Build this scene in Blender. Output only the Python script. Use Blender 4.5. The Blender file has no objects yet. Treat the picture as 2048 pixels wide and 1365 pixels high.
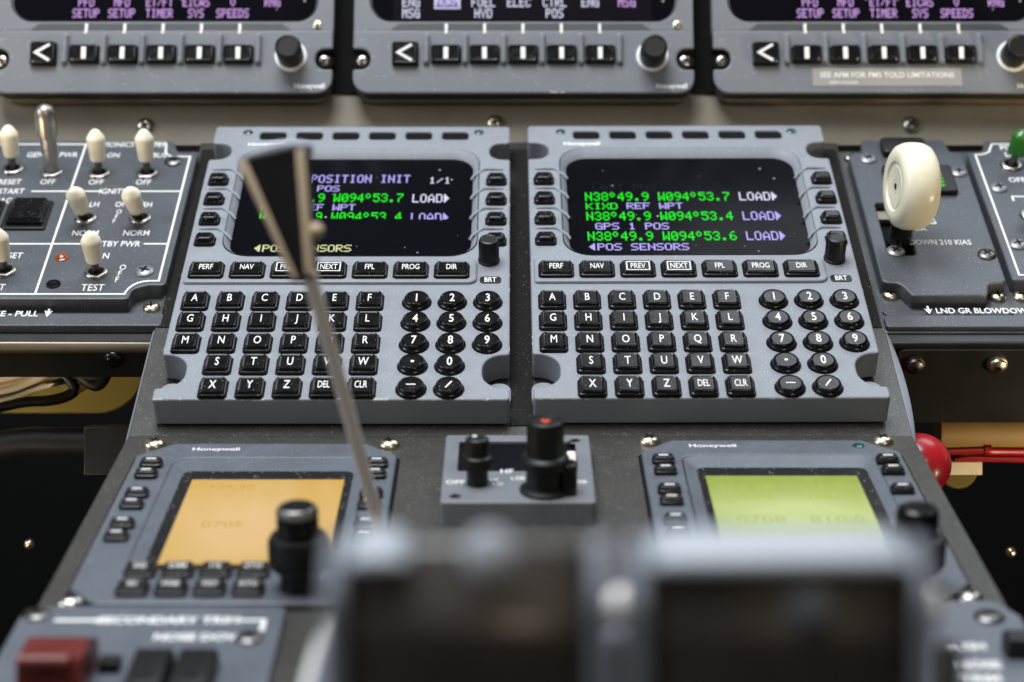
import bpy, math, random
from mathutils import Matrix, Vector
from mathutils.geometry import tessellate_polygon
random.seed(7)
R = math.radians
S = bpy.context.scene
COL = S.collection
MM = 0.001

# ------------------------------------------------------------------ camera
PITCH, CAMH, FPX = 15.0, 1.20, 3860.0
cam = bpy.data.cameras.new('camera')
cam.sensor_width = 36.0
cam.lens = 36.0 * FPX / 2048.0
cam.clip_start, cam.clip_end = 0.02, 60
cam.dof.use_dof = True
cam.dof.focus_distance = 0.832
cam.dof.aperture_fstop = 6.6
camo = bpy.data.objects.new('camera', cam)
COL.objects.link(camo)
camo.location = (0, 0, CAMH)
camo.rotation_euler = (R(90 - PITCH), 0, 0)
S.camera = camo
# ------------------------------------------------------------------ world, lamps, exposure
W = bpy.data.worlds.new('World'); S.world = W; W.use_nodes = True
bg = W.node_tree.nodes['Background']
bg.inputs['Color'].default_value = (0.80, 0.88, 1.0, 1)
bg.inputs['Strength'].default_value = 0.022
S.view_settings.view_transform = 'Standard'
S.view_settings.look = 'None'
S.view_settings.exposure = 0.3
S.view_settings.gamma = 1.0
S.view_settings.use_curve_mapping = False

def area(name, loc, target, sx, sy, power, color, spread=180):
    l = bpy.data.lights.new(name, 'AREA'); l.shape = 'RECTANGLE'
    l.size, l.size_y, l.energy, l.color = sx, sy, power, color
    l.spread = R(spread)
    o = bpy.data.objects.new(name, l); COL.objects.link(o)
    o.location = loc
    o.rotation_euler = (Vector(target) - Vector(loc)).to_track_quat('-Z', 'Y').to_euler()
    return o
# windscreen on the right, overhead daylight, left side window, warm cabin light behind the seats
area('windscreen_light', (0.62, 1.45, 2.15), (0.1, 0.75, 0.95), 0.95, 0.62, 6.5, (0.86, 0.93, 1.0))
area('overhead_light', (-0.25, 0.62, 2.45), (0.0, 0.72, 0.95), 0.9, 0.8, 29, (0.93, 0.96, 1.0))
area('side_window_light', (-1.5, 0.25, 1.75), (0.0, 0.8, 0.95), 0.7, 0.6, 9, (0.90, 0.95, 1.0))
area('cabin_light', (0.55, -0.9, 2.0), (0.0, 0.9, 1.0), 0.5, 0.5, 3.8, (1.0, 0.82, 0.60))
area('footwell_fill_left', (-0.66, 0.46, 0.72), (-0.34, 0.96, 0.90), 0.2, 0.2, 0.45, (1.0, 0.80, 0.52), 36)  # added warm fill for the left footwell, no lamp known there
area('footwell_fill_right', (0.72, 0.48, 0.74), (0.34, 0.94, 0.88), 0.2, 0.2, 0.7, (1.0, 0.80, 0.52), 36)  # same added fill on the right, for the tube and rods

# ------------------------------------------------------------------ frames
c15, s15 = math.cos(R(PITCH)), math.sin(R(PITCH))
def c2w(v):          # camera axes (right, up, forward; mm) to world axes
    x, y, z = v
    return Vector((x, y * s15 + z * c15, y * c15 - z * s15))
CAM0 = Vector((0, 0, CAMH * 1000))
class Frame:         # a plane of the cockpit: x right, y up the plane, z out of it (mm)
    def __init__(s, o, elev):
        e = R(elev)
        s.o = Vector(o)
        s.x = Vector((1, 0, 0)); s.y = Vector((0, math.sin(e), math.cos(e))); s.z = Vector((0, math.cos(e), -math.sin(e)))
    def at(s, px, py, w=0.0):
        r = Vector(((px - 1024) / FPX, (682.5 - py) / FPX, 1))
        o = s.o + s.z * w
        p = r * (s.z.dot(o) / s.z.dot(r)) - s.o
        return p.dot(s.x), p.dot(s.y)
    def cam(s, u, v, w=0.0):
        return s.o + s.x * u + s.y * v + s.z * w
    def local(s, p):
        d = Vector(p) - s.o
        return Vector((d.dot(s.x), d.dot(s.y), d.dot(s.z)))
    def mat(s, u=0, v=0, w=0, rot=0):
        o = (c2w(s.cam(u, v, w)) + CAM0) * MM
        X, Y, Z = c2w(s.x), c2w(s.y), c2w(s.z)
        m = Matrix(((X.x, Y.x, Z.x, o.x), (X.y, Y.y, Z.y, o.y), (X.z, Y.z, Z.z, o.z), (0, 0, 0, 1)))
        return m @ Matrix.Rotation(rot, 4, 'Z')
def ray(px, py, z):
    return Vector(((px - 1024) / FPX * z, (682.5 - py) / FPX * z, z))
P1 = Frame(ray(1038, 798, 787), 37)                 # face of the keypad units
P0 = Frame(P1.o - P1.z * 14.5, 37)                  # sloping top of the pedestal, side panels
P2 = Frame(P0.cam(*P0.at(1030, 872)), 18)           # flatter rear part of the pedestal
P4 = Frame(P0.cam(*P0.at(1030, 287)), 78.6)         # instrument panel
P5 = Frame(P4.o + P4.z * 16, 78.6)                  # face of the display units

# ------------------------------------------------------------------ materials
MATS = {}
def nodes(m):
    return m.node_tree.nodes, m.node_tree.links
def paint(name, col, rough=0.5, spec=0.5, metal=0.0, var=0.12, scale=60, dust=0.0, dscale=900, bump=0.0, emit=None, estr=0.0, grime=0.0, coat=0.0, rvar=0.08):
    m = bpy.data.materials.new(name); m.use_nodes = True
    n, l = nodes(m); b = n['Principled BSDF']
    b.inputs['Roughness'].default_value = rough
    b.inputs['Metallic'].default_value = metal
    b.inputs['Specular IOR Level'].default_value = spec
    b.inputs['Coat Weight'].default_value = coat
    tc = n.new('ShaderNodeTexCoord')
    base = (*col, 1)
    nz = n.new('ShaderNodeTexNoise'); nz.inputs['Scale'].default_value = scale; nz.inputs['Detail'].default_value = 5
    l.new(tc.outputs['Object'], nz.inputs['Vector'])
    mx = n.new('ShaderNodeMix'); mx.data_type = 'RGBA'
    mx.inputs[6].default_value = tuple(c * (1 - var) for c in col) + (1,)
    mx.inputs[7].default_value = tuple(min(1, c * (1 + var)) for c in col) + (1,)
    l.new(nz.outputs['Fac'], mx.inputs[0])
    out = mx.outputs[2]
    if grime > 0:        # greasy brownish wear in cloudy patches
        g = n.new('ShaderNodeTexNoise'); g.inputs['Scale'].default_value = 22; g.inputs['Detail'].default_value = 8; g.inputs['Roughness'].default_value = 0.65
        l.new(tc.outputs['Object'], g.inputs['Vector'])
        r = n.new('ShaderNodeMapRange'); r.inputs[1].default_value = 0.5; r.inputs[2].default_value = 0.72; r.inputs[4].default_value = grime
        l.new(g.outputs['Fac'], r.inputs[0])
        m2 = n.new('ShaderNodeMix'); m2.data_type = 'RGBA'; m2.inputs[7].default_value = (0.055, 0.05, 0.042, 1)
        l.new(r.outputs[0], m2.inputs[0]); l.new(out, m2.inputs[6]); out = m2.outputs[2]
    if dust > 0:         # pale dust specks
        v = n.new('ShaderNodeTexVoronoi'); v.inputs['Scale'].default_value = dscale
        l.new(tc.outputs['Object'], v.inputs['Vector'])
        v2 = n.new('ShaderNodeTexNoise'); v2.inputs['Scale'].default_value = 45
        l.new(tc.outputs['Object'], v2.inputs['Vector'])
        # a speck only in some cells: cell random colour below a threshold
        sp = n.new('ShaderNodeSeparateColor'); l.new(v.outputs['Color'], sp.inputs[0])
        lt = n.new('ShaderNodeMath'); lt.operation = 'LESS_THAN'; lt.inputs[1].default_value = dust
        l.new(sp.outputs[0], lt.inputs[0])
        ds = n.new('ShaderNodeMapRange'); ds.inputs[1].default_value = 0.16; ds.inputs[2].default_value = 0.34; ds.inputs[3].default_value = 1; ds.inputs[4].default_value = 0
        l.new(v.outputs['Distance'], ds.inputs[0])
        mu = n.new('ShaderNodeMath'); mu.operation = 'MULTIPLY'; l.new(lt.outputs[0], mu.inputs[0]); l.new(ds.outputs[0], mu.inputs[1])
        mu2 = n.new('ShaderNodeMath'); mu2.operation = 'MULTIPLY'; l.new(mu.outputs[0], mu2.inputs[0]); l.new(v2.outputs['Fac'], mu2.inputs[1])
        m3 = n.new('ShaderNodeMix'); m3.data_type = 'RGBA'; m3.inputs[7].default_value = (0.75, 0.74, 0.70, 1)
        l.new(mu2.outputs[0], m3.inputs[0]); l.new(out, m3.inputs[6]); out = m3.outputs[2]
    l.new(out, b.inputs['Base Color'])
    rr = n.new('ShaderNodeMapRange'); rr.inputs[3].default_value = max(0, rough - rvar); rr.inputs[4].default_value = min(1, rough + rvar * 1.2)
    l.new(nz.outputs['Fac'], rr.inputs[0]); l.new(rr.outputs[0], b.inputs['Roughness'])
    if bump > 0:
        nb = n.new('ShaderNodeTexNoise'); nb.inputs['Scale'].default_value = 1400; nb.inputs['Detail'].default_value = 2
        l.new(tc.outputs['Object'], nb.inputs['Vector'])
        bp = n.new('ShaderNodeBump'); bp.inputs['Strength'].default_value = bump; bp.inputs['Distance'].default_value = 0.0002
        l.new(nb.outputs['Fac'], bp.inputs['Height']); l.new(bp.outputs[0], b.inputs['Normal'])
    if emit:
        b.inputs['Emission Color'].default_value = (*emit, 1); b.inputs['Emission Strength'].default_value = estr
    MATS[name] = m
    return m
def glow(name, col, s=1.0):
    return paint(name, (0.004, 0.004, 0.004), 0.4, 0.02, var=0, emit=col, estr=s)
def lcd(name, cols, s, ctr, sc_):      # a lit liquid crystal: reflected light painted in as an uneven glow
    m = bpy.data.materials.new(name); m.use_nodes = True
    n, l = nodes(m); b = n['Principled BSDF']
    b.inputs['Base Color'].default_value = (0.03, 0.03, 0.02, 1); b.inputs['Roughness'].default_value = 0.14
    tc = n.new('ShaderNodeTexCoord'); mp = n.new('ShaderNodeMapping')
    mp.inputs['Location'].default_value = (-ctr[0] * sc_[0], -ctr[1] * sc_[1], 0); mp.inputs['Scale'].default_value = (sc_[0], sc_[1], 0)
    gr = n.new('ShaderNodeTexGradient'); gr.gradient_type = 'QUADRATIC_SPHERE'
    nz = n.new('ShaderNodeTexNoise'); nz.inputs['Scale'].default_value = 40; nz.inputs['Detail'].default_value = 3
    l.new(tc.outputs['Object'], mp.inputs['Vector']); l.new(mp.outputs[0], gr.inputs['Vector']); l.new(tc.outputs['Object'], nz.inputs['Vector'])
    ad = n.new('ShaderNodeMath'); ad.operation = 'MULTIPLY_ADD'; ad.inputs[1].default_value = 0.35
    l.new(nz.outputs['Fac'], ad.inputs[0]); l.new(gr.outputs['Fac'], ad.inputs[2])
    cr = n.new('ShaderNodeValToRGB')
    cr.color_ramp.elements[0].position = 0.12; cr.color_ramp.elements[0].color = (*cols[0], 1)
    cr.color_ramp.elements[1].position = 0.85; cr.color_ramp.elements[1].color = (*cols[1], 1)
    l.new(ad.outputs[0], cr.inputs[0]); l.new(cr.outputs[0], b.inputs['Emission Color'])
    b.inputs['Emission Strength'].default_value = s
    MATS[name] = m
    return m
paint('keypad_grey', (0.222, 0.240, 0.270), 0.52, 0.45, var=0.11, scale=28, dust=0.18, dscale=1500, bump=0.25, grime=0.16)
paint('keypad_side', (0.222, 0.240, 0.270), 0.52, 0.45, var=0.07, bump=0.25)
paint('display_grey', (0.148, 0.161, 0.180), 0.45, 0.45, var=0.08, dust=0.05, bump=0.25)
paint('recess_shade', (0.045, 0.05, 0.055), 0.45)
paint('radio_grey', (0.10, 0.114, 0.138), 0.35, 0.5, var=0.10, dust=0.12, dscale=1700, bump=0.2, grime=0.25)
paint('switch_grey', (0.060, 0.068, 0.080), 0.46, 0.5, var=0.18, dust=0.10, dscale=1700, bump=0.2, grime=0.2)
paint('pedestal_grey', (0.042, 0.041, 0.037), 0.40, 0.5, var=0.15, dust=0.16, dscale=1700, bump=0.2, grime=0.6)
paint('panel_tan', (0.235, 0.212, 0.16), 0.45, 0.4, var=0.10, scale=25, grime=0.25, bump=0.15)
paint('black_plastic', (0.005, 0.005, 0.0055), 0.22, 0.30, var=0.1, scale=260, dust=0.03, dscale=1500, rvar=0.13)
paint('black_matte', (0.006, 0.006, 0.006), 0.42, 0.35, var=0.1)
paint('handle_black', (0.0025, 0.0025, 0.003), 0.6, 0.2)
paint('black_metal', (0.012, 0.0115, 0.011), 0.45, 0.45, var=0.3, grime=0.15, bump=0.3)
paint('void_black', (0.006, 0.006, 0.006), 0.8, 0.1)
paint('legend_white', (0.80, 0.80, 0.78), 0.5, 0.3, var=0.03)
paint('ivory', (0.88, 0.81, 0.63), 0.34, 0.5, var=0.12, scale=220, coat=0.15)
paint('wheel_ivory', (0.84, 0.785, 0.60), 0.34, 0.5, var=0.10, scale=90, grime=0.10, coat=0.2)
paint('steel', (0.52, 0.50, 0.47), 0.28, 0.5, metal=1.0, var=0.2, scale=300)
paint('worn_brass', (0.72, 0.62, 0.46), 0.3, 0.5, metal=1.0, var=0.45, scale=500)
paint('dark_steel', (0.16, 0.155, 0.15), 0.35, 0.5, metal=1.0, var=0.3, scale=300)
paint('bronze_edge', (0.27, 0.225, 0.165), 0.38, 0.5, metal=0.7, var=0.3)
paint('screw_grey', (0.26, 0.265, 0.28), 0.38, 0.5, metal=0.6, var=0.25, scale=400)
paint('brushed_steel', (0.42, 0.40, 0.375), 0.40, 0.5, metal=1.0, var=0.15, scale=300)
paint('control_grey', (0.16, 0.172, 0.19), 0.40, 0.5, var=0.15, dust=0.05, dscale=1700, bump=0.2, grime=0.5)
paint('screen_black', (0.004, 0.004, 0.006), 0.16, 0.03, var=0, dust=0.012, dscale=500)
paint('bezel_black', (0.006, 0.006, 0.006), 0.3, 0.4, var=0.1, dust=0.10, dscale=900)
paint('window_black', (0.004, 0.004, 0.0045), 0.5, 0.1)
paint('sensor_green', (0.004, 0.06, 0.05), 0.15, 0.6)
paint('toggle_green', (0.02, 0.13, 0.015), 0.25, 0.5)
paint('lamp_amber', (0.20, 0.045, 0.006), 0.15, 0.6, emit=(0.3, 0.06, 0.0), estr=0.25)
paint('knob_red', (0.42, 0.012, 0.02), 0.30, 0.5, coat=0.2)
paint('guard_red', (0.115, 0.013, 0.009), 0.42, 0.5, var=0.2)
paint('rod_red', (0.26, 0.007, 0.008), 0.3, 0.5)
paint('primer_olive', (0.12, 0.092, 0.017), 0.6, 0.2, var=0.15)
paint('primer_bronze', (0.17, 0.105, 0.034), 0.5, 0.4, var=0.2)
paint('wire_white', (0.62, 0.55, 0.42), 0.45, 0.4, var=0.2)
paint('wire_copper', (0.40, 0.20, 0.08), 0.35, 0.5, metal=0.6)
paint('lever_tan', (0.46, 0.36, 0.245), 0.4, 0.4, var=0.08)
paint('lever_rod', (0.90, 0.83, 0.77), 0.4, 0.5, metal=0.0, var=0.06)
paint('lever_cap', (0.36, 0.40, 0.45), 0.45, 0.5, metal=0.0, var=0.08)
paint('lever_grip', (0.024, 0.018, 0.014), 0.42, 0.5, var=0.3, coat=0.2)
paint('lever_side', (0.15, 0.168, 0.20), 0.4, 0.5, var=0.1)
paint('glint_white', (0.82, 0.79, 0.77), 0.25, 0.6, var=0.05)
paint('lever_arm', (0.17, 0.19, 0.23), 0.5, 0.5, metal=0.2, var=0.1)
paint('trim_edge', (0.20, 0.22, 0.26), 0.45, 0.5, var=0.05)
paint('sticker', (0.30, 0.285, 0.265), 0.5, 0.3, var=0.05)
paint('chip_white', (0.70, 0.66, 0.60), 0.5, 0.3)
glow('glow_green', (0.012, 0.80, 0.015), 1.0)
glow('glow_violet', (0.42, 0.37, 0.86), 1.0)
glow('glow_white', (0.62, 0.62, 0.80), 1.0)
glow('glow_pink', (0.62, 0.36, 0.80), 0.9)
glow('glow_yellow', (0.66, 0.68, 0.36), 0.9)
glow('glow_faint', (0.007, 0.007, 0.010), 1.0)
glow('glow_raster', (0.0025, 0.0015, 0.0045), 1.0)
glow('glow_box', (0.10, 0.07, 0.30), 1.0)
glow('glow_heart', (0.85, 0.12, 0.06), 0.9)
glow('glow_lime', (0.10, 0.85, 0.01), 1.0)
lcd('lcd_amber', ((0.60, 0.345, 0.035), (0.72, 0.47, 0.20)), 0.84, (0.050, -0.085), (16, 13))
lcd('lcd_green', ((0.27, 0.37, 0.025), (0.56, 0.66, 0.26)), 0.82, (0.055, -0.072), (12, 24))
glow('lcd_amber_ink', (0.59, 0.36, 0.10), 0.9)
glow('lcd_green_ink', (0.42, 0.49, 0.09), 0.9)

# ------------------------------------------------------------------ mesh builder (mm in, metres out)
def rrect(cx, cy, w, h, r, seg=5):
    r = min(r, w / 2 - 1e-3, h / 2 - 1e-3)
    pts = []
    for qx, qy, a0 in ((1, 1, 0), (-1, 1, 90), (-1, -1, 180), (1, -1, 270)):
        for k in range(seg + 1):
            a = R(a0 + 90 * k / seg)
            pts.append((cx + qx * (w / 2 - r) + r * math.cos(a), cy + qy * (h / 2 - r) + r * math.sin(a)))
    return pts
def rpoly(corners, seg=5):       # polygon (counter-clockwise) with a radius at every corner: (x, y, r)
    out = []; n = len(corners)
    for i in range(n):
        x, y, r = corners[i]
        p0 = Vector(corners[i - 1][:2]); p1 = Vector((x, y)); p2 = Vector(corners[(i + 1) % n][:2])
        if r <= 0:
            out.append((x, y)); continue
        a = (p0 - p1).normalized(); b = (p2 - p1).normalized()
        ang = a.angle(b); d = r / math.tan(ang / 2)
        t0 = p1 + a * d; t1 = p1 + b * d
        c = p1 + (a + b).normalized() * (r / math.sin(ang / 2))
        v0 = t0 - c; v1 = t1 - c
        da = math.atan2(v0.x * v1.y - v0.y * v1.x, v0.dot(v1))
        for k in range(seg + 1):
            th = da * k / seg
            out.append((c.x + v0.x * math.cos(th) - v0.y * math.sin(th), c.y + v0.x * math.sin(th) + v0.y * math.cos(th)))
    return out
def inset(pts, d):
    n = len(pts); out = []
    for i in range(n):
        p0, p1, p2 = Vector(pts[i - 1]), Vector(pts[i]), Vector(pts[(i + 1) % n])
        a = p1 - p0; b = p2 - p1
        if a.length < 1e-7: a = b
        if b.length < 1e-7: b = a
        na = Vector((-a.y, a.x)).normalized(); nb = Vector((-b.y, b.x)).normalized()
        m = na + nb
        k = m.length_squared
        m = m * (2 / k) if k > 0.3 else na
        out.append((p1.x + m.x * d, p1.y + m.y * d))
    return out
GLYPH = {}
def glyphs(text, bold):
    key = (text, bold)
    if key not in GLYPH:
        c = bpy.data.curves.new('t', 'FONT'); c.body = text; c.size = 1.0; c.offset = bold
        c.resolution_u = 3; c.align_x = 'CENTER'; c.align_y = 'CENTER'
        o = bpy.data.objects.new('t', c); COL.objects.link(o)
        me = bpy.data.meshes.new_from_object(o.evaluated_get(bpy.context.evaluated_depsgraph_get()))
        vs = [v.co.copy() for v in me.vertices]; fs = [tuple(p.vertices) for p in me.polygons]
        bpy.data.objects.remove(o); bpy.data.curves.remove(c); bpy.data.meshes.remove(me)
        xs = [v.x for v in vs] or [0]; ys = [v.y for v in vs] or [0]
        GLYPH[key] = (vs, fs, min(xs), max(xs), min(ys), max(ys))
    return GLYPH[key]
class MB:
    def __init__(s): s.v = []; s.f = []; s.m = []; s.mats = []; s.flat = []
    def mi(s, name):
        if name not in s.mats: s.mats.append(name)
        return s.mats.index(name)
    def add(s, vs, fs, mat, flat=False):
        b = len(s.v); s.v += [tuple(v) for v in vs]; i = s.mi(mat)
        for f in fs:
            s.f.append(tuple(b + k for k in f)); s.m.append(i); s.flat.append(flat)
    def loft(s, rings, mat, cap0=False, cap1=True, capmat=None):
        n = len(rings[0]); vs = [p for r in rings for p in r]; fs = []
        for k in range(len(rings) - 1):
            for i in range(n):
                j = (i + 1) % n
                fs.append((k * n + i, k * n + j, (k + 1) * n + j, (k + 1) * n + i))
        s.add(vs, fs, mat)
        if cap1: s.add(rings[-1], [tuple(range(n))], capmat or mat)
        if cap0: s.add(rings[0], [tuple(range(n))[::-1]], mat)
    def plate(s, outer, holes, z0, z1, ch, mat, sidemat=None, bottom=False):
        loops = [outer] + [h[::-1] for h in holes]
        tops = []
        for lp in loops:
            a = [(x, y, z0) for x, y in lp]; b = [(x, y, z1 - ch) for x, y in lp]
            i1 = inset(lp, ch * 0.3); i2 = inset(lp, ch)
            c = [(x, y, z1 - ch * 0.3) for x, y in i1]; d = [(x, y, z1) for x, y in i2]
            s.loft([a, b], sidemat or mat, cap1=False)
            s.loft([b, c, d], mat, cap1=False)
            tops.append([Vector(p) for p in d])
        tris = tessellate_polygon(tops)
        flat = [p for lp in tops for p in lp]
        s.add(flat, [t if (flat[t[1]] - flat[t[0]]).cross(flat[t[2]] - flat[t[0]]).z > 0 else t[::-1] for t in tris], mat)
        if bottom:
            bt = [Vector((p[0], p[1], z0)) for lp in loops for p in lp]
            s.add(bt, [t[::-1] for t in tris], sidemat or mat)
    def key(s, cx, cy, z0, w, h, ht, r=1.3, ch=1.0, mat='black_plastic', dish=0.25, topmat=None):
        o = rrect(cx, cy, w, h, r)
        def rg(i, z, rr): return [(x, y, z) for x, y in rrect(cx, cy, w - 2 * i, h - 2 * i, max(0.25, r - rr))]
        s.loft([rg(0, z0, 0), rg(0.05, z0 + ht * 0.5, 0), rg(0.35, z0 + ht * 0.56, 0), rg(0.45, z0 + ht - ch, 0.1), rg(0.45 + ch * 0.35, z0 + ht - ch * 0.3, 0.2),
                rg(0.45 + ch * 0.8, z0 + ht, 0.3), rg(0.45 + ch * 0.8 + 0.5, z0 + ht - dish, 0.4)], mat, capmat=topmat)
    def box(s, x0, x1, y0, y1, z0, z1, mat, ch=0.0, r=0.0):
        pts = rrect((x0 + x1) / 2, (y0 + y1) / 2, x1 - x0, y1 - y0, r) if r > 0 else [(x0, y0), (x1, y0), (x1, y1), (x0, y1)]
        s.plate(pts, [], z0, z1, max(ch, 0.01), mat, bottom=True)
    def lathe(s, prof, cx, cy, n, mat, z=0, knurl=None, axis=None, cap=True, depth=0.35):
        rings = []
        for k, (r, h) in enumerate(prof):
            ring = []
            for i in range(n):
                a = 2 * math.pi * i / n
                rr = r - (depth if knurl and knurl[0] <= k <= knurl[1] and i % 2 else 0)
                ring.append(Vector((rr * math.cos(a), rr * math.sin(a), h)))
            rings.append(ring)
        if axis is not None:
            q = Vector((0, 0, 1)).rotation_difference(Vector(axis).normalized())
            rings = [[q @ p for p in r] for r in rings]
        rings = [[(p.x + cx, p.y + cy, p.z + z) for p in r] for r in rings]
        s.loft(rings, mat, cap0=False, cap1=cap)
    def tube(s, path, r, mat, n=10):
        path = [Vector(p) for p in path]; rings = []
        for i, p in enumerate(path):
            t = (path[min(i + 1, len(path) - 1)] - path[max(i - 1, 0)]).normalized()
            q = Vector((0, 0, 1)).rotation_difference(t)
            rr = r[i] if isinstance(r, (list, tuple)) else r
            rings.append([tuple(p + q @ Vector((rr * math.cos(2 * math.pi * k / n), rr * math.sin(2 * math.pi * k / n), 0))) for k in range(n)])
        s.loft(rings, mat, cap0=True, cap1=True)
    def text(s, t, x, y, z, h, mat='legend_white', xs=0.85, bold=0.012, align='c'):
        vs, fs, x0, x1, y0, y1 = glyphs(t, bold)
        k = h / 0.72
        ox = {'c': (x0 + x1) / 2, 'l': x0, 'r': x1}[align]
        cyy = sum(glyphs('H', bold)[4:6]) / 2
        s.add([(x + (v.x - ox) * k * xs, y + (v.y - cyy) * k, z) for v in vs], fs, mat, True)
    def quad(s, x0, x1, y0, y1, z, mat):
        s.add([(x0, y0, z), (x1, y0, z), (x1, y1, z), (x0, y1, z)], [(0, 1, 2, 3)], mat, True)
    def strip(s, pts, w, z, mat, close=False):       # painted line of width w along pts
        pts = [Vector(p) for p in pts]; n = len(pts); L = []; Rr = []
        for i, p in enumerate(pts):
            a = pts[i - 1] if (i > 0 or close) else None; b = pts[(i + 1) % n] if (i < n - 1 or close) else None
            na = Vector((-(p - a).y, (p - a).x)).normalized() if a is not None else None
            nb = Vector((-(b - p).y, (b - p).x)).normalized() if b is not None else None
            if na is None: na = nb
            if nb is None: nb = na
            m = na + nb; m = m * (2 / max(m.length_squared, 0.5))
            L.append((p.x + m.x * w / 2, p.y + m.y * w / 2, z)); Rr.append((p.x - m.x * w / 2, p.y - m.y * w / 2, z))
        fs = [(n + i, n + (i + 1) % n, (i + 1) % n, i) for i in range(n if close else n - 1)]
        s.add(L + Rr, fs, mat, True)
    def build(s, name, parent=None, loc=None, angle=38):
        me = bpy.data.meshes.new(name)
        me.from_pydata([(a * MM, b * MM, c * MM) for a, b, c in s.v], [], s.f)
        for m in s.mats: me.materials.append(MATS[m])
        me.polygons.foreach_set('material_index', s.m)
        me.update()
        me.shade_smooth(); me.set_sharp_from_angle(angle=R(angle))
        o = bpy.data.objects.new(name, me); COL.objects.link(o)
        if parent: o.parent = parent
        if loc: o.location = [a * MM for a in loc]
        return o
def tag(o, label=None, cat=None, group=None, kind=None):
    for k, v in (('label', label), ('category', cat), ('group', group), ('kind', kind)):
        if v: o[k] = v
    return o
def thing(name, label, cat, fr, u=0, v=0, w=0, group=None, rot=0):
    o = bpy.data.objects.new(name, None); COL.objects.link(o); o.empty_display_size = 0.01
    o.matrix_world = fr.mat(u, v, w, rot)
    return tag(o, label, cat, group)
FONT = {'A': '7C1211127C', 'B': '7F49494936', 'C': '3E41414122', 'D': '7F4141413E', 'E': '7F49494941', 'F': '7F09090901', 'G': '3E4149497A',
 'H': '7F0808087F', 'I': '00417F4100', 'J': '2040413F01', 'K': '7F08142241', 'L': '7F40404040', 'M': '7F020C027F', 'N': '7F0408107F', 'O': '3E4141413E',
 'P': '7F09090906', 'R': '7F09192946', 'S': '4649494931', 'T': '01017F0101', 'U': '3F4040403F', 'V': '1F2040201F', 'W': '7F2018207F', 'X': '6314081463',
 'Y': '0708700807', 'Z': '6151494543', '0': '3E5149453E', '1': '00427F4000', '2': '6251494946', '3': '2241494936', '4': '1814127F10', '5': '2745454539',
 '6': '3C4A494930', '7': '0171090503', '8': '3649494936', '9': '064949291E', '.': '0060600000', '/': '2010080402', '*': '0609090600', '>': '7F3E1C0800', '<': '081C3E7F00'}
def crt(mb, text, x, y, z, pitch, h, mat, rows=(0, 7), fill=0.72):
    cw = pitch * fill / 5; ch = h / 7
    for i, c in enumerate(text):
        if c not in FONT: continue
        g = bytes.fromhex(FONT[c])
        for row in range(rows[0], rows[1]):
            k = 0
            while k < 5:
                if g[k] >> row & 1:
                    k2 = k
                    while k2 < 5 and g[k2] >> row & 1: k2 += 1
                    X = x + i * pitch
                    mb.quad(X + k * cw - 0.09 * cw, X + k2 * cw + 0.09 * cw, y + h / 2 - (row + 1) * ch, y + h / 2 - row * ch, z, mat)
                    k = k2
                else: k += 1
def screw(name, parent, x, y, z, r, mat, hat=0.35):
    m = MB()
    m.lathe([(r, 0), (r, r * 0.12), (r * 0.92, r * hat * 0.6), (r * 0.62, r * hat * 0.95), (r * 0.34, r * hat * 1.05)], x, y, 18, mat, z)
    a = random.uniform(0, 1.5)
    for k in range(2):
        c, s_ = math.cos(a + k * 1.5708), math.sin(a + k * 1.5708)
        L, w = r * 0.52, r * 0.13
        zz = z + r * hat * 1.05 + 0.06 + 0.02 * k
        m.add([(x + c * i * L - s_ * j * w, y + s_ * i * L + c * j * w, zz) for i, j in ((-1, -1), (1, -1), (1, 1), (-1, 1))], [(0, 1, 2, 3)], 'void_black', True)
    return m.build(name, parent)

# ------------------------------------------------------------------ setting
def structure(name, mb):
    o = mb.build(name); o['kind'] = 'structure'; return o
m = MB(); m.box(-2500, 2500, -900, 2600, -60, 0, 'void_black'); structure('floor', m)
m = MB(); m.box(-2500, 2500, 1750, 1800, 0, 1150, 'void_black'); structure('wall', m)

# centre pedestal: sloping front part, flatter rear part, sides down to the floor
def w_of(fr, u, v, w=0): return (c2w(fr.cam(u, v, w)) + CAM0)
ped = bpy.data.objects.new('center_pedestal', None); COL.objects.link(ped)
tag(ped, 'dark grey dusty pedestal that carries the keypads, radio panels and levers', 'pedestal')
UL, UR = -157.0, 163.9
prof = [w_of(P0, 0, 228, 0), w_of(P2, 0, 0, 0), w_of(P2, 0, -430, 0)]
m = MB()
pr = [(p.y, p.z) for p in prof]; pr += [(pr[-1][0], 0.5), (pr[0][0], 0.5)]
rings = [[(x, a, b) for a, b in pr] for x in (UL, UL + 0.6, UR - 0.6, UR)]
m.loft(rings, 'pedestal_grey', cap0=True, cap1=True)
m.build('pedestal_body', ped, angle=8)
# pale painted edges of the side skins
for side, x in ((-1, UL), (1, UR)):
    me = MB(); pts = []
    for k in range(13):
        t = k / 12
        v = 66 - t * 76
        b = (1.2 if side < 0 else 1.0 + 2.6 * math.sin(math.pi * t) ** 0.8)
        pts.append((x, b, v))
    vs = []; fs = []
    for (xx, b, v) in pts:
        for du, dw in ((0.1, 0.2), (b * 0.25, 0.1), (b, -1.2), (b, -9)):
            vs.append(tuple(w_of(P0, xx - P0.o.x + side * du, v, dw)))
    for k in range(12):
        for j in range(3):
            q = (k * 4 + j, k * 4 + j + 1, (k + 1) * 4 + j + 1, (k + 1) * 4 + j)
            fs.append(q if side < 0 else q[::-1])
    me.add(vs, fs, 'trim_edge'); me.build('edge_trim', ped)

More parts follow.
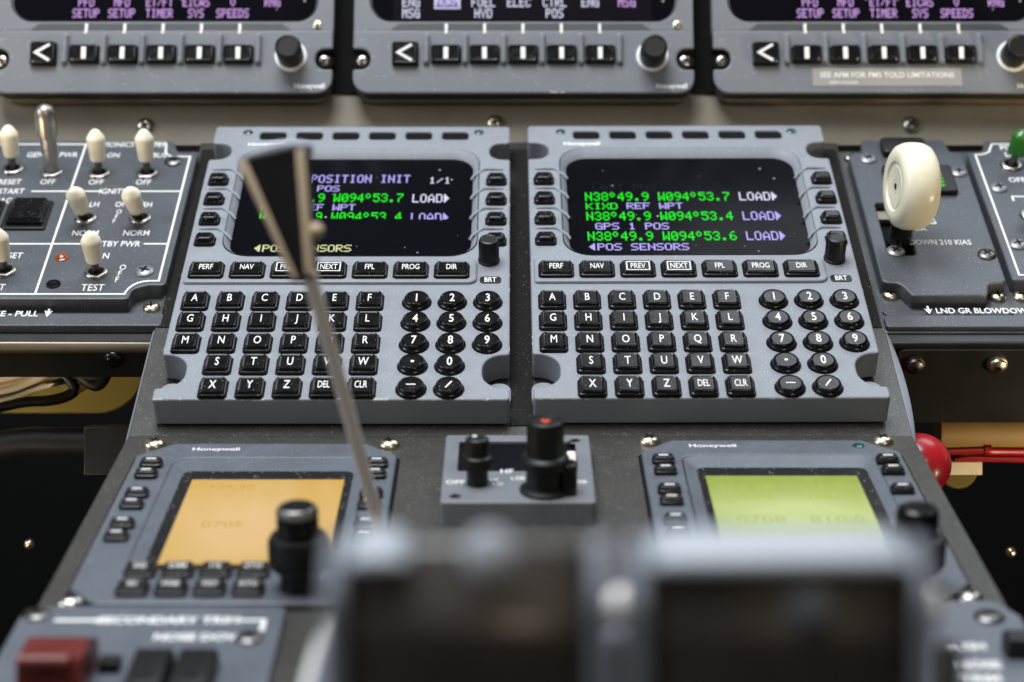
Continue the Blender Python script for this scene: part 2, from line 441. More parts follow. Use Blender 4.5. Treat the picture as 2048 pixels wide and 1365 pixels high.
paint('gap_shade_black', (0.010, 0.0095, 0.009), 0.75, 0.15, var=0.3, dust=0.04, dscale=1900)
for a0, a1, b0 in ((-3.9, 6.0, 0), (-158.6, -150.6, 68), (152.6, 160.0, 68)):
    m = MB(); m.box(a0, a1, b0, 218, 0, 0.6, 'gap_shade_black', 0.2); o = m.build('gap_shade', ped); o.matrix_local = P0.mat()  # dark strips paint the shade into the gaps beside the keypads

# instrument panel behind the displays
ip = thing('instrument_panel', 'grey brown painted metal panel on which the three displays are mounted', 'instrument panel', P4)
m = MB(); m.box(-420, 420, -1, 240, -3, 0, 'panel_tan'); m.build('panel_sheet', ip)
m = MB(); m.box(-320, 320, 26, 238, 0, 1.5, 'void_black', 0.5); m.build('display_gap_shade', ip)  # black sheet laid in for the shade between the displays
for px, py, mt in ((290, 252, 'steel'), (990, 246, 'worn_brass'), (1822, 249, 'steel')):
    u, v = P4.at(px, py, 1); screw('screw', ip, u, v, 0, 4.4, mt, 0.6)
m = MB(); m.box(-7, 8, -6, -0.5, 1, 4, 'black_metal', 0.5); m.build('gap_bracket', ip)

# ------------------------------------------------------------------ display units
def display(u0, label, rows, sticker=False, box_at=None):
    t = thing('display_unit', label, 'cockpit display', P5, u0, 21, 0, 'display units across the instrument panel')
    Wd, Hd = 171.0, 200.0
    m = MB()
    scr = rrect(85.5, 116, 153, 154, 10, 8)
    m.plate(rpoly([(0, 33.3, 0), (Wd, 33.3, 0), (Wd, Hd, 8), (0, Hd, 8)], 6), [rrect(85.5, 116.2, 155, 156, 11, 8)], -9, -1.2, 0.5, 'display_grey')
    m.loft([[(x, y, -1.2) for x, y in rrect(85.5, 116.2, 154.4, 155.4, 11, 8)], [(x, y, -2.4) for x, y in scr]], 'display_grey', cap1=False)
    # lower control strip with key recesses, side notches for the mounting screws
    out = rpoly([(0, 0, 8), (Wd, 0, 8), (Wd, 12.6, 1), (162.2, 12.6, 5), (162.2, 23.4, 5), (Wd, 23.4, 1), (Wd, 33.2, 0.5), (0, 33.2, 0.5),
                 (0, 23.4, 1), (8.8, 23.4, 5), (8.8, 12.6, 5), (0, 12.6, 1)], 5)
    m.plate(out, [], -9, 0, 0.9, 'display_grey', 'black_metal')  # sides coloured black as the shadow band under the bezel
    m.loft([[(150, 33.5, -1.1), (145, 37.1, -1.1), (23, 37.1, -1.1), (18, 33.5, -1.1)]], 'recess_shade', cap1=True)  # flat dark polygon, the shade of a recess put into its colour
    m.text('Honeywell', 159.5, 3.9, 0.06, 2.6, xs=1.0, bold=0.03)
    if rows == 'mid':
        m.quad(99, 102.5, -0.2 + 0.6, 0.75, 0.02, 'chip_white'); m.quad(104, 106, 0.4, 0.75, 0.02, 'chip_white')
    m.build('bezel', t)
    m = MB(); m.plate(rrect(85.5, 99, 166, 200, 7), [], -13.5, -9.2, 0.5, 'bronze_edge'); m.plate(rrect(85.5, 100, 160, 192, 5), [], -16, -13.5, 0.3, 'void_black'); m.build('rear_case', t)
    m = MB()
    m.add([(x, y, -2.4) for x, y in scr], [tuple(range(len(scr)))], 'screen_black')
    if rows == 'mid':
        m.quad(20, 150, 39.7, 80, -2.34, 'glow_raster')
        for tx, cx, line in (('ENG', 29, 1), ('MSG', 29, 0), ('FUEL', 65.5, 1), ('HYD', 65.5, 0), ('ELEC', 83.5, 1), ('CTRL', 101.5, 1), ('POS', 101.5, 0), ('ENG', 119.5, 1), ('MSG', 138, 1)):
            crt(m, tx, cx - len(tx) * 1.55, 43.1 + line * 5.9, -2.25, 3.1, 5.0, 'glow_white' if cx < 130 else 'glow_pink', fill=0.8)
        m.quad(40.5, 53.5, 45.6, 53.4, -2.3, 'glow_box'); m.strip([(40.8, 45.8), (53.2, 45.8), (53.2, 53.4), (40.8, 53.4)], 0.7, -2.25, 'glow_white', True)
        crt(m, 'NORM', 41.3, 49.4, -2.2, 2.95, 4.6, 'glow_white', fill=0.8)
    else:
        sh = rows
        for tx, cx, line in (('PFD', 49, 1), ('SETUP', 49, 0), ('MFD', 67, 1), ('SETUP', 67, 0), ('ET/FT', 86, 1), ('TIMER', 86, 0), ('EICAS', 104.5, 1), ('SYS', 104.5, 0), ('V', 123, 1), ('SPEEDS', 123, 0), ('RNG', 143, 1)):
            crt(m, tx, cx - 1 + sh - len(tx) * 1.4, 43.1 + line * 5.9, -2.25, 2.8, 4.7, 'glow_pink', fill=0.8)
    m.build('screen', t)
    for k in range(6):
        m = MB(); m.key(36.8 + 19.35 * k, 23.0, 0, 3.6, 16.4, 2.4, 1.6, 0.7, 'display_grey', 0); m.build('rib', t)
    for k in range(5):
        x = 46.6 + 19.3 * k
        m = MB(); m.key(x, 20.2, 0, 15.2, 9.8, 3.2, 1.5, 0.9); m.quad(x - 1.15, x + 1.15, 17.2, 23.4, 3.05, 'legend_white'); m.build('soft_key', t)
    m = MB()
    for k in range(5):
        x = 46.6 + 19.3 * k
        m.quad(x - 0.7, x + 0.7, 31.6, 33.0, 0.06, 'legend_white'); m.quad(x - 0.7, x + 0.7, 33.5, 37.2, -1.02, 'legend_white')
    m.build('key_mark', t)
    m = MB(); m.key(26.2, 20.4, 0, 13.4, 12.6, 3.4, 1.4, 0.9)
    m.strip([(29.6, 24.6), (22.7, 20.4), (29.6, 16.2)], 1.35, 3.3, 'legend_white'); m.build('chevron_key', t)
    m = MB(); m.lathe([(8.1, 0), (8.1, 0.7), (7.8, 0.9), (6.6, 0.9)], 150, 19.4, 40, 'legend_white', cap=True); ring = m.build('knob_ring', t)
    m = MB(); m.lathe([(6.5, 0.9), (6.6, 9), (6.6, 14), (6.1, 15.2), (5.2, 15.5), (4.6, 15.1)], 150, 19.4, 56, 'black_matte', knurl=(1, 2), depth=0.25); m.build('knob', t)
    for x in (4.6, 166.4):
        m = MB(); m.lathe([(4.6, -4), (4.6, -3.2)], x, 18, 24, 'void_black'); m.build('screw_recess', t)
        screw('screw', t, x, 18, -3.1, 3.2, 'steel', 0.5)
    screw('screw', t, 163, 36.4, -1.2, 2.3, 'worn_brass', 0.3)
    if sticker:
        m = MB(); m.box(49.5, 124, 3.8, 13.2, 0.02, 0.25, 'sticker', 0.05)
        m.text('SEE AFM FOR FMS TOLD LIMITATIONS', 86.7, 9.6, 0.32, 2.9, xs=0.98, bold=0.008)
        m.text('INSERT A PLACARD', 65, 5.6, 0.32, 1.3, xs=0.9, bold=0.01)
        m.build('placard', t)
    return t
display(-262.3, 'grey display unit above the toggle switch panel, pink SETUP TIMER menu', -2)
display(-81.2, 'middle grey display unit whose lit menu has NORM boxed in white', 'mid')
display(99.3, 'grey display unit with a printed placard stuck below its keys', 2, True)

# ------------------------------------------------------------------ flight management keypads
def keypad(u0, v0, rot, label, left):
    t = thing('keypad_unit', label, 'keypad unit', P1, u0, v0, 0, 'flight computer keypads on the pedestal', rot)
    m = MB()
    out = rpoly([(0, 0, 1.6), (146, 0, 1.6), (146, 7.6, 1.5), (134.6, 7.6, 9.5), (134.6, 30.2, 9.5), (146, 30.2, 1.5), (146, 186, 1.5), (136, 186, 6.5), (136, 201, 6.5), (146, 201, 2),
                 (146, 217, 2), (0, 217, 2), (0, 201, 2), (10, 201, 6.5), (10, 186, 6.5), (0, 186, 1.5), (0, 30.2, 1.5), (11.4, 30.2, 9.5), (11.4, 7.6, 9.5), (0, 7.6, 1.5)], 6)
    hole = rrect(73.2, 149.6, 116, 92.6, 13, 8)
    ann = [rrect(29 + 18.0 * k, 208.2, 13, 7.4, 2, 4) for k in range(6)]
    m.plate(out, [hole] + ann, -12.8, 0, 0.8, 'keypad_grey', 'keypad_side')
    lip0 = [(x, y, -0.1) for x, y in rrect(73.2, 149.6, 115.4, 92, 13, 8)]
    lip1 = [(x, y, -1.7) for x, y in rrect(73.2, 149.0, 112, 87.5, 11.5, 8)]
    lip2 = [(x, y, -3.4) for x, y in rrect(73.2, 148.6, 110, 85, 10.5, 8)]
    m.loft([lip0, lip1, lip2], 'keypad_grey', cap1=False)
    m.text('Honeywell', 26.5, 199.8, 0.05, 3.0, xs=1.0, bold=0.03)
    if left:
        for x, w in ((2.5, 4), (37, 1), (44, 4.5), (82, 1.2), (93.5, 6), (11.5, .8), (137, .8)):
            m.quad(x - w / 2, x + w / 2, 0.12, 0.62, 0.02 - 0.16, 'chip_white')
            m.add([(x - w / 2, -0.02, -0.75), (x + w / 2, -0.02, -0.75), (x + w / 2, 0.3, -0.2), (x - w / 2, 0.3, -0.2)], [(0, 1, 2, 3)], 'chip_white', True)
    else:
        m.add([(143.6, 0.0, -0.8), (145, 0.2, -0.8), (144.9, 0.9, 0.03), (143.6, 0.7, 0.03)], [(0, 1, 2, 3)], 'chip_white', True)
    rows = [66.0, 50.9, 35.5, 20.7, 5.2]
    for r_ in range(5):
        for c_ in range(6):
            if (r_ > 2 and c_ == 0): continue
            q = rrect(9.1 + 15.2 * c_, rows[r_] + 1.2, 12.3, 12.7, 1.9); m.add([(x, y, 0.03) for x, y in q], [tuple(range(len(q)))], 'window_black', True)
        for c_ in range(3 if r_ < 3 else 2):
            q = rrect(105.5 + 15.45 * c_, rows[r_] + 1.2, 13.2, 13.2, 6.55); m.add([(x, y, 0.03) for x, y in q], [tuple(range(len(q)))], 'window_black', True)
    for sx in (7.2, 139.5):
        for k in range(4):
            q = rrect(sx, 165.6 - 17.0 * k, 10.0, 8.3, 1.9); m.add([(x, y, 0.03) for x, y in q], [tuple(range(len(q)))], 'window_black', True)
    rnd = random.Random(5 if left else 9)
    for k in range(14):
        x = rnd.uniform(2, 144); w = rnd.uniform(0.25, 1.1)
        m.add([(x - w, 0.05, -0.62), (x + w, 0.05, -0.62), (x + w * 0.8, 0.32, -0.16), (x - w * 0.6, 0.32, -0.16)], [(0, 1, 2, 3)], 'chip_white', True)
    for k in range(10):
        y = rnd.uniform(34, 184); w = rnd.uniform(0.3, 1.4)
        for xx, d in ((146, -1), (0, 1)):
            if rnd.random() < 0.6: m.add([(xx, y - w, -0.6), (xx, y + w, -0.6), (xx + d * 0.3, y + w, -0.15), (xx + d * 0.3, y - w, -0.15)][::d], [(0, 1, 2, 3)], 'chip_white', True)
    m.build('housing', t)
    m = MB(); m.plate(rrect(73, 7, 143.5, 12, 2), [], -14.4, -12.8, 0.3, 'black_matte'); m.plate(rrect(73, 112, 142, 200, 4), [], -14.3, -12.9, 0.3, 'black_matte'); m.build('gasket', t)
    # screen with its lines of text
    m = MB()
    sc = rrect(73.2, 148.6, 110.6, 85.6, 10.5, 8)
    m.add([(x, y, -3.3) for x, y in sc], [tuple(range(len(sc)))], 'screen_black')
    z, X, p = -3.2, 26.7, 3.84
    if not left:
        crt(m, 'LAST POS', X + p, 165.0, z, p, 5.4, 'glow_faint', fill=0.8)
        for row, d in ((156.7, '7'), (139.9, '4'), (123.2, '6')):
            crt(m, 'N38*49.9 W094*53.' + d, X, row, z, p, 7.3, 'glow_green', fill=0.8)
            crt(m, 'LOAD>', X + 19 * p, row, z, p, 7.3, 'glow_white' if row > 150 else 'glow_violet', fill=0.8)
        crt(m, 'KIXD', X, 148.4, z, p, 5.4, 'glow_green', fill=0.86); crt(m, 'REF WPT', X + 5 * p, 148.6, z, p, 5.4, 'glow_violet', fill=0.86)
        crt(m, 'GPS 1 POS', X + p, 131.4, z, p, 5.6, 'glow_violet', fill=0.86)
        crt(m, '<POS SENSORS', X + 0.3, 114.4, z, p, 5.6, 'glow_violet', fill=0.86)
    else:
        p = 3.72; X = 29.2
        crt(m, 'POSITION INIT', X + 5.7 * p, 173.2, z, p, 7.0, 'glow_violet', fill=0.8); crt(m, '1/1', X + 21.0 * p, 171.8, z, 3.6, 5.6, 'glow_white', fill=0.8)
        crt(m, 'LAST POS', X + 1.7 * p, 164.6, z, p, 5.2, 'glow_violet', fill=0.86)
        crt(m, 'N38*49.9 W094*53.7', X, 156.4, z, p, 7.3, 'glow_green', fill=0.8); crt(m, 'LOAD>', X + 19 * p, 156.0, z, p, 7.3, 'glow_white', fill=0.8)
        crt(m, 'KIXD', X, 148.2, z, p, 5.4, 'glow_green', fill=0.86); crt(m, 'REF WPT', X + 5 * p, 148.2, z, p, 5.4, 'glow_violet', fill=0.86)
        crt(m, 'N38*49.9 W094*53.4', X, 140.2, z, p, 7.3, 'glow_green', (0, 5), 0.8); crt(m, 'LOAD>', X + 19 * p, 139.6, z, p, 7.3, 'glow_violet', (0, 5), 0.8)
        crt(m, '<POS SENSORS', X + 0.3, 114.0, z, p, 5.6, 'glow_yellow', fill=0.86)
    m.build('screen', t)
    for k in range(6):
        m = MB(); q = rrect(29 + 18 * k, 208.2, 13.4, 7.8, 2, 4); m.add([(x, y, -1.0) for x, y in q], [tuple(range(len(q)))], 'window_black'); m.build('annunciator_window', t)
    for x in (16.4, 130.6):
        m = MB(); m.lathe([(2.5, 0.02), (2.3, 0.25), (1.2, 0.55)], x, 211, 20, 'sensor_green'); m.build('light_sensor', t)
    # raised rib strip under the function keys
    m = MB(); m.plate(rpoly([(1.6, 80.8, 1.5), (131.5, 80.8, 4), (131.5, 99.6, 4), (1.6, 99.6, 1.5)], 5), [], -0.2, 1.5, 1.0, 'keypad_grey')
    for k in range(7):
        q = rrect(11.3 + 18.15 * k, 89, 16.0, 12.0, 1.9); m.add([(x, y, 1.53) for x, y in q], [tuple(range(len(q)))], 'window_black', True)
    m.build('function_strip', t)
    for k, s in enumerate(('PERF', 'NAV', 'PREV', 'NEXT', 'FPL', 'PROG', 'DIR')):
        x = 11.3 + 18.15 * k
        m = MB(); m.key(x, 89.0, 1.4, 14.8, 10.8, 2.7, 1.4, 0.9); m.text(s, x, 89.2, 3.94, 4.1, xs=0.53, bold=0.004)
        if s in ('PREV', 'NEXT'): m.strip([(x - 5.0, 86.0), (x + 5.0, 86.0), (x + 5.0, 92.2), (x - 5.0, 92.2)], 0.5, 3.94, 'legend_white', True)
        m.build('function_key', t)
    for side in (0, 1):
        for k in range(4):
            x = 7.2 if side == 0 else 139.5; y = 165.6 - 17.0 * k
            m = MB(); m.key(x, y, 0, 8.8, 7.2, 3.8, 1.5, 1.3, dish=0.0); m.build('line_key', t)
        m = MB()
        for k in range(4):
            y = 176.2 - 17.1 * k; sg = 1 if side == 0 else -1; bx = 0 if side == 0 else 146
            m.tube([(bx + sg * 3.2, y, 0.1), (bx + sg * 8, y, 0.3), (bx + sg * 12.2, y, 0.3), (bx + sg * 17.2, y - 4.6, -0.6), (bx + sg * 18.6, y - 6.4, -1.6)], [0.6, 0.8, 0.8, 0.8, 0.6], 'keypad_side', 8)
        m.build('key_divider', t)
    rows = [66.0, 50.9, 35.5, 20.7, 5.2]
    for r_, line in enumerate(('ABCDEF', 'GHIJKL', 'MNOPQR', ' STUVW', (None, 'X', 'Y', 'Z', 'DEL', 'CLR'))):
        for c_, s in enumerate(line):
            if not s or s == ' ': continue
            x = 9.1 + 15.2 * c_; y = rows[r_]
            m = MB(); m.key(x, y + 1.2, 0, 11.0, 11.6, 3.0, 1.4, 0.85)
            m.text(s, x, y + 1.3, 2.84, 5.4 if len(s) == 1 else 4.6, xs=0.56 if len(s) == 1 else 0.46, bold=0.0 if s == 'M' else 0.004); m.build('letter_key', t)
    for r_, line in enumerate(('123', '456', '789', '.0', '-/')):
        for c_, s in enumerate(line):
            x = 105.5 + 15.45 * c_; y = rows[r_] + 1.2
            m = MB(); m.lathe([(6.0, 0), (6.0, 1.0), (5.6, 1.4), (5.5, 2.3), (5.1, 2.9), (4.7, 3.1), (4.3, 2.8)], x, y, 36, 'black_plastic')
            if s == '.': m.lathe([(0.75, 0), (0.7, 0.05)], x, y, 14, 'legend_white', 2.84)
            elif s == '-': m.quad(x - 2.0, x + 2.0, y - 0.3, y + 0.3, 2.86, 'legend_white')
            elif s == '/': m.strip([(x - 1.3, y - 2.1), (x + 1.3, y + 2.1)], 0.6, 2.86, 'legend_white')
            else: m.text(s, x, y + 0.1, 2.86, 5.6, xs=0.62, bold=0.012)
            m.build('number_key', t)
    m = MB(); m.lathe([(4.9, 0), (4.9, 1), (4.6, 1.3), (4.6, 10.2), (4.0, 11.6), (3.2, 11.9), (2.8, 11.7)], 136.6, 99.5, 48, 'black_matte', knurl=(2, 3), depth=0.18); m.build('brightness_knob', t)
    m = MB(); m.plate(rrect(137.4, 84.2, 9.4, 5.2, 1.6), [], 0, 0.35, 0.2, 'black_matte'); m.text('BRT', 137.4, 84.2, 0.42, 3.6, xs=0.62, bold=0.01); m.build('knob_label', t)
    for x, y in ((4.5, 14.5), (141.5, 14.5)):
        m = MB(); m.plate(rrect(x, y + 2, 10, 15, 4.8), [], -13, -10.5, 0.4, 'keypad_side'); m.lathe([(3.6, -10.45), (3.6, -10.3), (3.0, -10.3)], x, y + 0.5, 20, 'void_black'); m.build('mounting_tab', t)
    return t
keypad(-149.8, -0.4, 0, 'grey keypad unit with POSITION INIT page, partly hidden by the flap lever', True)
keypad(5.9, 0.2, R(0.28), 'grey keypad unit with clear KIXD REF WPT page, nothing in front', False)

# ------------------------------------------------------------------ toggle switch panel on the left
def toggle(t, x, y, z, lean, L, kind='ivory', r=3.65, lx=0.0):
    ax = Vector((math.sin(lx), math.sin(R(lean)), math.cos(R(lean)))).normalized()
    b = MB(); b.lathe([(5.6, 0), (5.6, 0.5), (5.1, 1.2), (4.7, 1.5), (3.7, 1.5), (3.4, 0.9)], x, y, 12 if kind == 'steel' else 28, 'steel', z, cap=False)
    b.lathe([(3.45, 0.3), (0.5, 0.35)], x, y, 20, 'void_black', z)
    sw = bpy.data.objects.new('toggle_switch', None); COL.objects.link(sw); sw.parent = t
    sw.location = (x * MM, y * MM, z * MM)
    for v in range(len(b.v)): b.v[v] = (b.v[v][0] - x, b.v[v][1] - y, b.v[v][2] - z)
    b.build('bushing', sw)
    m = MB()
    if kind == 'steel':
        m.lathe([(3.0, 0.5), (3.3, 3), (3.9, 9), (4.0, 19), (4.9, 19.6), (5.1, 21), (5.1, 28), (4.8, 31), (3.8, 33.8), (2.2, 35), (0.6, 35.4)], 0, 0, 28, 'brushed_steel', axis=ax)
        m.build('lever', sw)
    else:
        m.lathe([(1.7, 0.2), (1.8, L * 0.40)], 0, 0, 16, 'dark_steel', axis=ax); m.build('lever', sw)
        m = MB()
        z0 = L * 0.30
        m.lathe([(r * 0.82, z0), (r * 0.98, z0 + 0.5), (r * 1.02, z0 + 1.5), (r * 1.14, L * 0.60), (r * 1.24, L * 0.77), (r * 1.22, L * 0.81), (r * 1.05, L * 0.86), (r * 0.62, L * 0.955), (r * 0.36, L * 0.99), (r * 0.1, L)], 0, 0, 28, kind, axis=ax); m.build('cap', sw)
    return sw
tp = thing('switch_panel', 'dark grey panel of ivory toggle switches with white outlined fields', 'switch panel', P0, 0, 0, 0)
Z = 6.0
m = MB()
plate = rpoly([(-330, 81.5, 2), (-173.5, 81.5, 2), (-172.5, 89, 4.5), (-166, 92.2, 2.5), (-158.4, 92.2, 2), (-158.4, 205.5, 2), (-168.5, 205.5, 4), (-172, 217, 2), (-330, 217, 2)], 4)
m.plate(plate, [], -2, Z, 0.7, 'switch_grey')
zt = Z + 0.06
LW = 0.95
m.strip([(-330, 85.2), (-175.6, 85.2)] + [(-175.4 + 9.6 * (1 - math.cos(R(a))) , 85.2 + 10.2 * math.sin(R(a))) for a in range(10, 91, 16)] + [(-161.8, 95.4), (-161.8, 201.8), (-169.5, 201.8)]
        + [(-169.5 - 5.2 * math.sin(R(a)), 201.8 + 6.0 * (1 - math.cos(R(a)))) for a in range(15, 91, 15)] + [(-175.2, 213.4), (-180.5, 213.4)], LW, zt, 'legend_white')
m.strip([(-206, 213.4), (-330, 213.4)], LW, zt, 'legend_white')
m.strip([(-215.2, 213.4), (-215.4, 85.2)], LW, zt + 0.03, 'legend_white')
m.strip([(-234, 170.0), (-199.5, 170.0)], LW, zt, 'legend_white'); m.strip([(-184.6, 170.0), (-161.8, 170.0)], LW, zt, 'legend_white')
m.strip([(-330, 125.0), (-196, 125.0)], LW, zt, 'legend_white'); m.strip([(-173, 125.0), (-161.8, 125.0)], LW, zt, 'legend_white')
TX = [('AVIONICS MASTER', -192.5, 213.2, 4.4), ('GEN', -238.5, 203.5, 4.4), ('PWR', -222, 203.5, 4.4), ('BUS', -177, 203, 4.2), ('ON', -200, 203, 4.2), ('RESET', -246, 178.5, 4.4), ('OFF', -227.6, 178.5, 4.4), ('OFF', -204.2, 178.3, 4.4), ('OFF', -181.2, 178.2, 4.4),
      ('START', -243.5, 170.0, 4.4), ('ENGAGE', -247.5, 161.8, 4.4), ('RH', -231.3, 161.8, 4.4), ('IGNITION', -192, 170.0, 4.4), ('LH', -201.6, 158.5, 4.2), ('ON', -188.6, 158.5, 4.2), ('RH', -176.6, 158.3, 4.2), ('O', -188.9, 152.2, 3.4), ('F', -189.4, 148, 3.4), ('F', -189.9, 144, 3.4),
      ('NORM', -201.6, 134.0, 4.4), ('NORM', -177.8, 134.0, 4.4), ('STBY PWR', -184.4, 125.0, 4.4), ('ON', -190.6, 115.2, 4.4), ('O', -179.6, 106.0, 4.0), ('F', -180.2, 101.2, 4.0), ('F', -180.7, 96.4, 4.0), ('TEST', -190.6, 90.2, 5.0), ('RESET', -232.6, 115.5, 4.4), ('SELECT', -237, 90.5, 4.6)]
for s, x, y, h in TX:
    m.text(s, x, y, zt, h * 1.05, xs=0.66, bold=0.003)
m.build('face_plate', tp)
m = MB()
m.plate(rpoly([(-330, 68, 1), (-157, 68, 3), (-157, 219, 3), (-330, 219, 1)], 4), [], -8, -1.5, 0.6, 'switch_grey'); m.build('base_plate', tp)
m = MB(); m.box(-330, -157.4, 68.2, 77.4, -1.5, 1.2, 'switch_grey', 0.5, 1.5)
u, v = P0.at(77, 628, 1.2); m.text('PARKING BRAKE - PULL', u, v, 1.28, 4.0, xs=0.85, bold=0.016, align='r')
u, v = P0.at(96, 627, 1.2); m.add([(u - 1.9, v + 2, 1.28), (u, v - 3, 1.28), (u + 1.9, v + 2, 1.28), (u + 0.5, v + 0.8, 1.28), (u + .5, v + 3.2, 1.28), (u - .5, v + 3.2, 1.28), (u - 0.5, v + 0.8, 1.28)], [(0, 1, 3), (1, 2, 3), (0, 3, 6), (6, 3, 4, 5)], 'legend_white', True)
m.build('placard_strip', tp)
for x, y, lean, L, kd, lx in ((-246.8, 189.8, 10, 23, 'ivory', 0), (-227.1, 187.0, 8, 38, 'steel', 0), (-204.0, 186.0, 10, 23, 'ivory', 0), (-180.6, 186.0, 10, 23, 'ivory', 0), (-203.5, 146.2, -20, 23, 'ivory', -0.08), (-177.8, 146.2, -20, 23, 'ivory', -0.08), (-190.9, 101.6, -3, 23, 'ivory', 0), (-232.6, 103.0, 0, 23, 'ivory', 0)):
    toggle(tp, x, y, Z, lean, L, kd, lx=lx)
for dx in (-254, -231):
    m = MB(); m.box(dx - 11, dx + 10, 136, 160, Z - 0.5, Z + 1.4, 'black_matte', 0.5, 1); m.key(dx, 148, Z + 1, 17, 19, 4.2, 1, 0.9, dish=0.4); m.build('push_button', tp)
m = MB(); m.lathe([(3.2, 0), (3.0, 0.6), (2.3, 0.9), (2.0, 1.5), (0.8, 2.0)], -208.8, 113.6, 20, 'lamp_amber', Z); m.build('indicator_lamp', tp)
m = MB(); m.lathe([(3.4, 0), (3.2, 0.6), (2.5, 0.7), (2.2, 0.2), (0.5, 0.15)], -208.6, 92.5, 20, 'black_plastic', Z); m.build('lamp_socket', tp)
for x, y, mt in ((-169.4, 196.8, 'dark_steel'), (-169.3, 102.6, 'screw_grey')): screw('screw', tp, x, y, Z, 4.4, mt)
for x, y, mt in ((-164.2, 84.4, 'worn_brass'), (-163.2, 211.5, 'worn_brass')): screw('screw', tp, x, y, -1.5, 4.0, mt, 0.6)
# bracket under it
br = thing('panel_bracket', 'black folded sheet bracket under the toggle switch panel, one dark screw', 'bracket', P0, 0, 66, 0, 'brackets under the side panels')
m = MB(); m.plate([(x, y) for x, y in rpoly([(-330, -7, 0), (-156.6, -7, 1), (-156.6, 2, 1), (-330, 2, 0)], 3)], [], -20.5, -2.0, 2.2, 'black_metal', bottom=True); m.build('bracket_sheet', br)
m = MB(); m.tube([(-330, -4.4, -5.2), (-157.2, -4.4, -5.2)], 3.2, 'bronze_edge', 16); m.build('rolled_edge', br)
q = P0.local(P0.cam(*P0.at(258, 688, -9.5))); 
m = MB(); m.lathe([(4.4, 0), (4.3, 1.2), (3.5, 2.4), (2.0, 3.0), (0.5, 3.1)], 0, 0, 20, 'black_plastic', axis=(0, -1, 0)); m.lathe([(1.2, 3.12), (.2, 3.14)], 0, 0, 8, 'void_black', axis=(0, -1, 0))
m.build('screw', br, (-178.2, -7.0, -10.2))

# ------------------------------------------------------------------ landing gear panel on the right
gp = thing('landing_gear_panel', 'dark grey panel lettered DOWN 210 KIAS under the white wheel knob', 'gear panel', P0)
m = MB()
plate = rpoly([(175.5, 84.2, 2), (209, 84.2, 2), (211, 93.5, 4), (219.6, 94.5, 3), (220, 204, 2), (214.5, 206, 2), (213, 218, 2), (172, 218, 2), (170.5, 206, 2), (163.6, 204, 2), (163.6, 94.5, 3), (171.5, 93.5, 4)], 4)
slot = rrect(176.2, 138, 12.5, 44, 2, 4)
m.plate(plate, [slot], -2, Z, 0.8, 'switch_grey')
u, v = P0.at(1877, 485, Z); m.text('DOWN 210 KIAS', u + 0.8, v, zt, 4.2, xs=0.66, bold=0.012)
u, v = P0.at(1872, 444, Z); m.text('LANDING', u, v, zt, 3.9, xs=0.9, bold=0.02, align='r'); u, v = P0.at(1854, 457, Z); m.text('LOCK', u, v, zt, 3.9, xs=0.9, bold=0.02, align='r')
m.build('face_plate', gp)
m = MB(); m.quad(169, 184, 115, 161, -1.4, 'void_black'); m.box(169.8, 182.6, 151, 158, 0, 2.5, 'panel_tan', 0.4); m.build('lever_slot', gp)
m = MB(); m.plate(rpoly([(160.6, 66.5, 3), (330, 66.5, 1), (330, 219, 1), (160.6, 219, 3)], 4), [], -8, -1.5, 0.6, 'switch_grey'); m.build('base_plate', gp)
m = MB(); m.plate(rpoly([(162.4, 78.2, 3), (221, 78.2, 3), (221, 81.5, 1), (162.4, 81.5, 1)], 3), [], -1.5, -0.4, 0.3, 'switch_grey')
m.box(162, 330, 67.5, 76.4, -1.5, 1.0, 'switch_grey', 0.5, 1.5)
u, v = P0.at(1872, 622, 1); m.text('LND GR BLOWDOWN-PULL', u, v, 1.08, 4.0, xs=0.78, bold=0.016, align='l')
u, v = P0.at(1857, 621, 1); m.add([(u - 1.9, v + 1.2, 1.08), (u, v - 3, 1.08), (u + 1.9, v + 1.2, 1.08), (u + 0.5, v + 0.2, 1.08), (u + .5, v + 3.2, 1.08), (u - .5, v + 3.2, 1.08), (u - 0.5, v + 0.2, 1.08)], [(0, 1, 3), (1, 2, 3), (0, 3, 6), (6, 3, 4, 5)], 'legend_white', True)
m.build('placard_strip', gp)
m = MB(); m.box(177.5, 211, 166, 190, Z - 0.5, Z + 3, 'black_matte', 0.8, 2); m.quad(179.5, 191, 168.5, 187.5, Z + 3.05, 'window_black')
u, v = P0.at(1882, 358, Z + 3)
for k in range(5): m.strip([(u - 2.6 + (k % 2) * 1.0, v - 6.5 + k * 3.0), (u + 1.0, v - 5.5 + k * 3.0)], 0.9, Z + 3.1, 'glow_lime')
m.strip([(u - 1.2, v - 7), (u - 0.8, v + 7.6)], 0.7, Z + 3.13, 'glow_lime')
m.build('annunciator', gp)
m = MB(); m.box(180, 202, 200, 214, Z - 0.5, Z + 4, 'black_matte', 0.8, 3); m.build('release_button', gp)
for x, y, mt in ((172.6, 199.2, 'screw_grey'), (215.0, 186.8, 'screw_grey'), (173.4, 118.6, 'screw_grey'), (214.8, 116.0, 'dark_steel')): screw('screw', gp, x, y, Z, 4.3, mt)
for x, y in (P0.at(1781, 588), P0.at(1996, 591), (166.8, 211), (217.5, 211)): screw('screw', gp, x, y, -1.5, 4.0, 'worn_brass', 0.6)
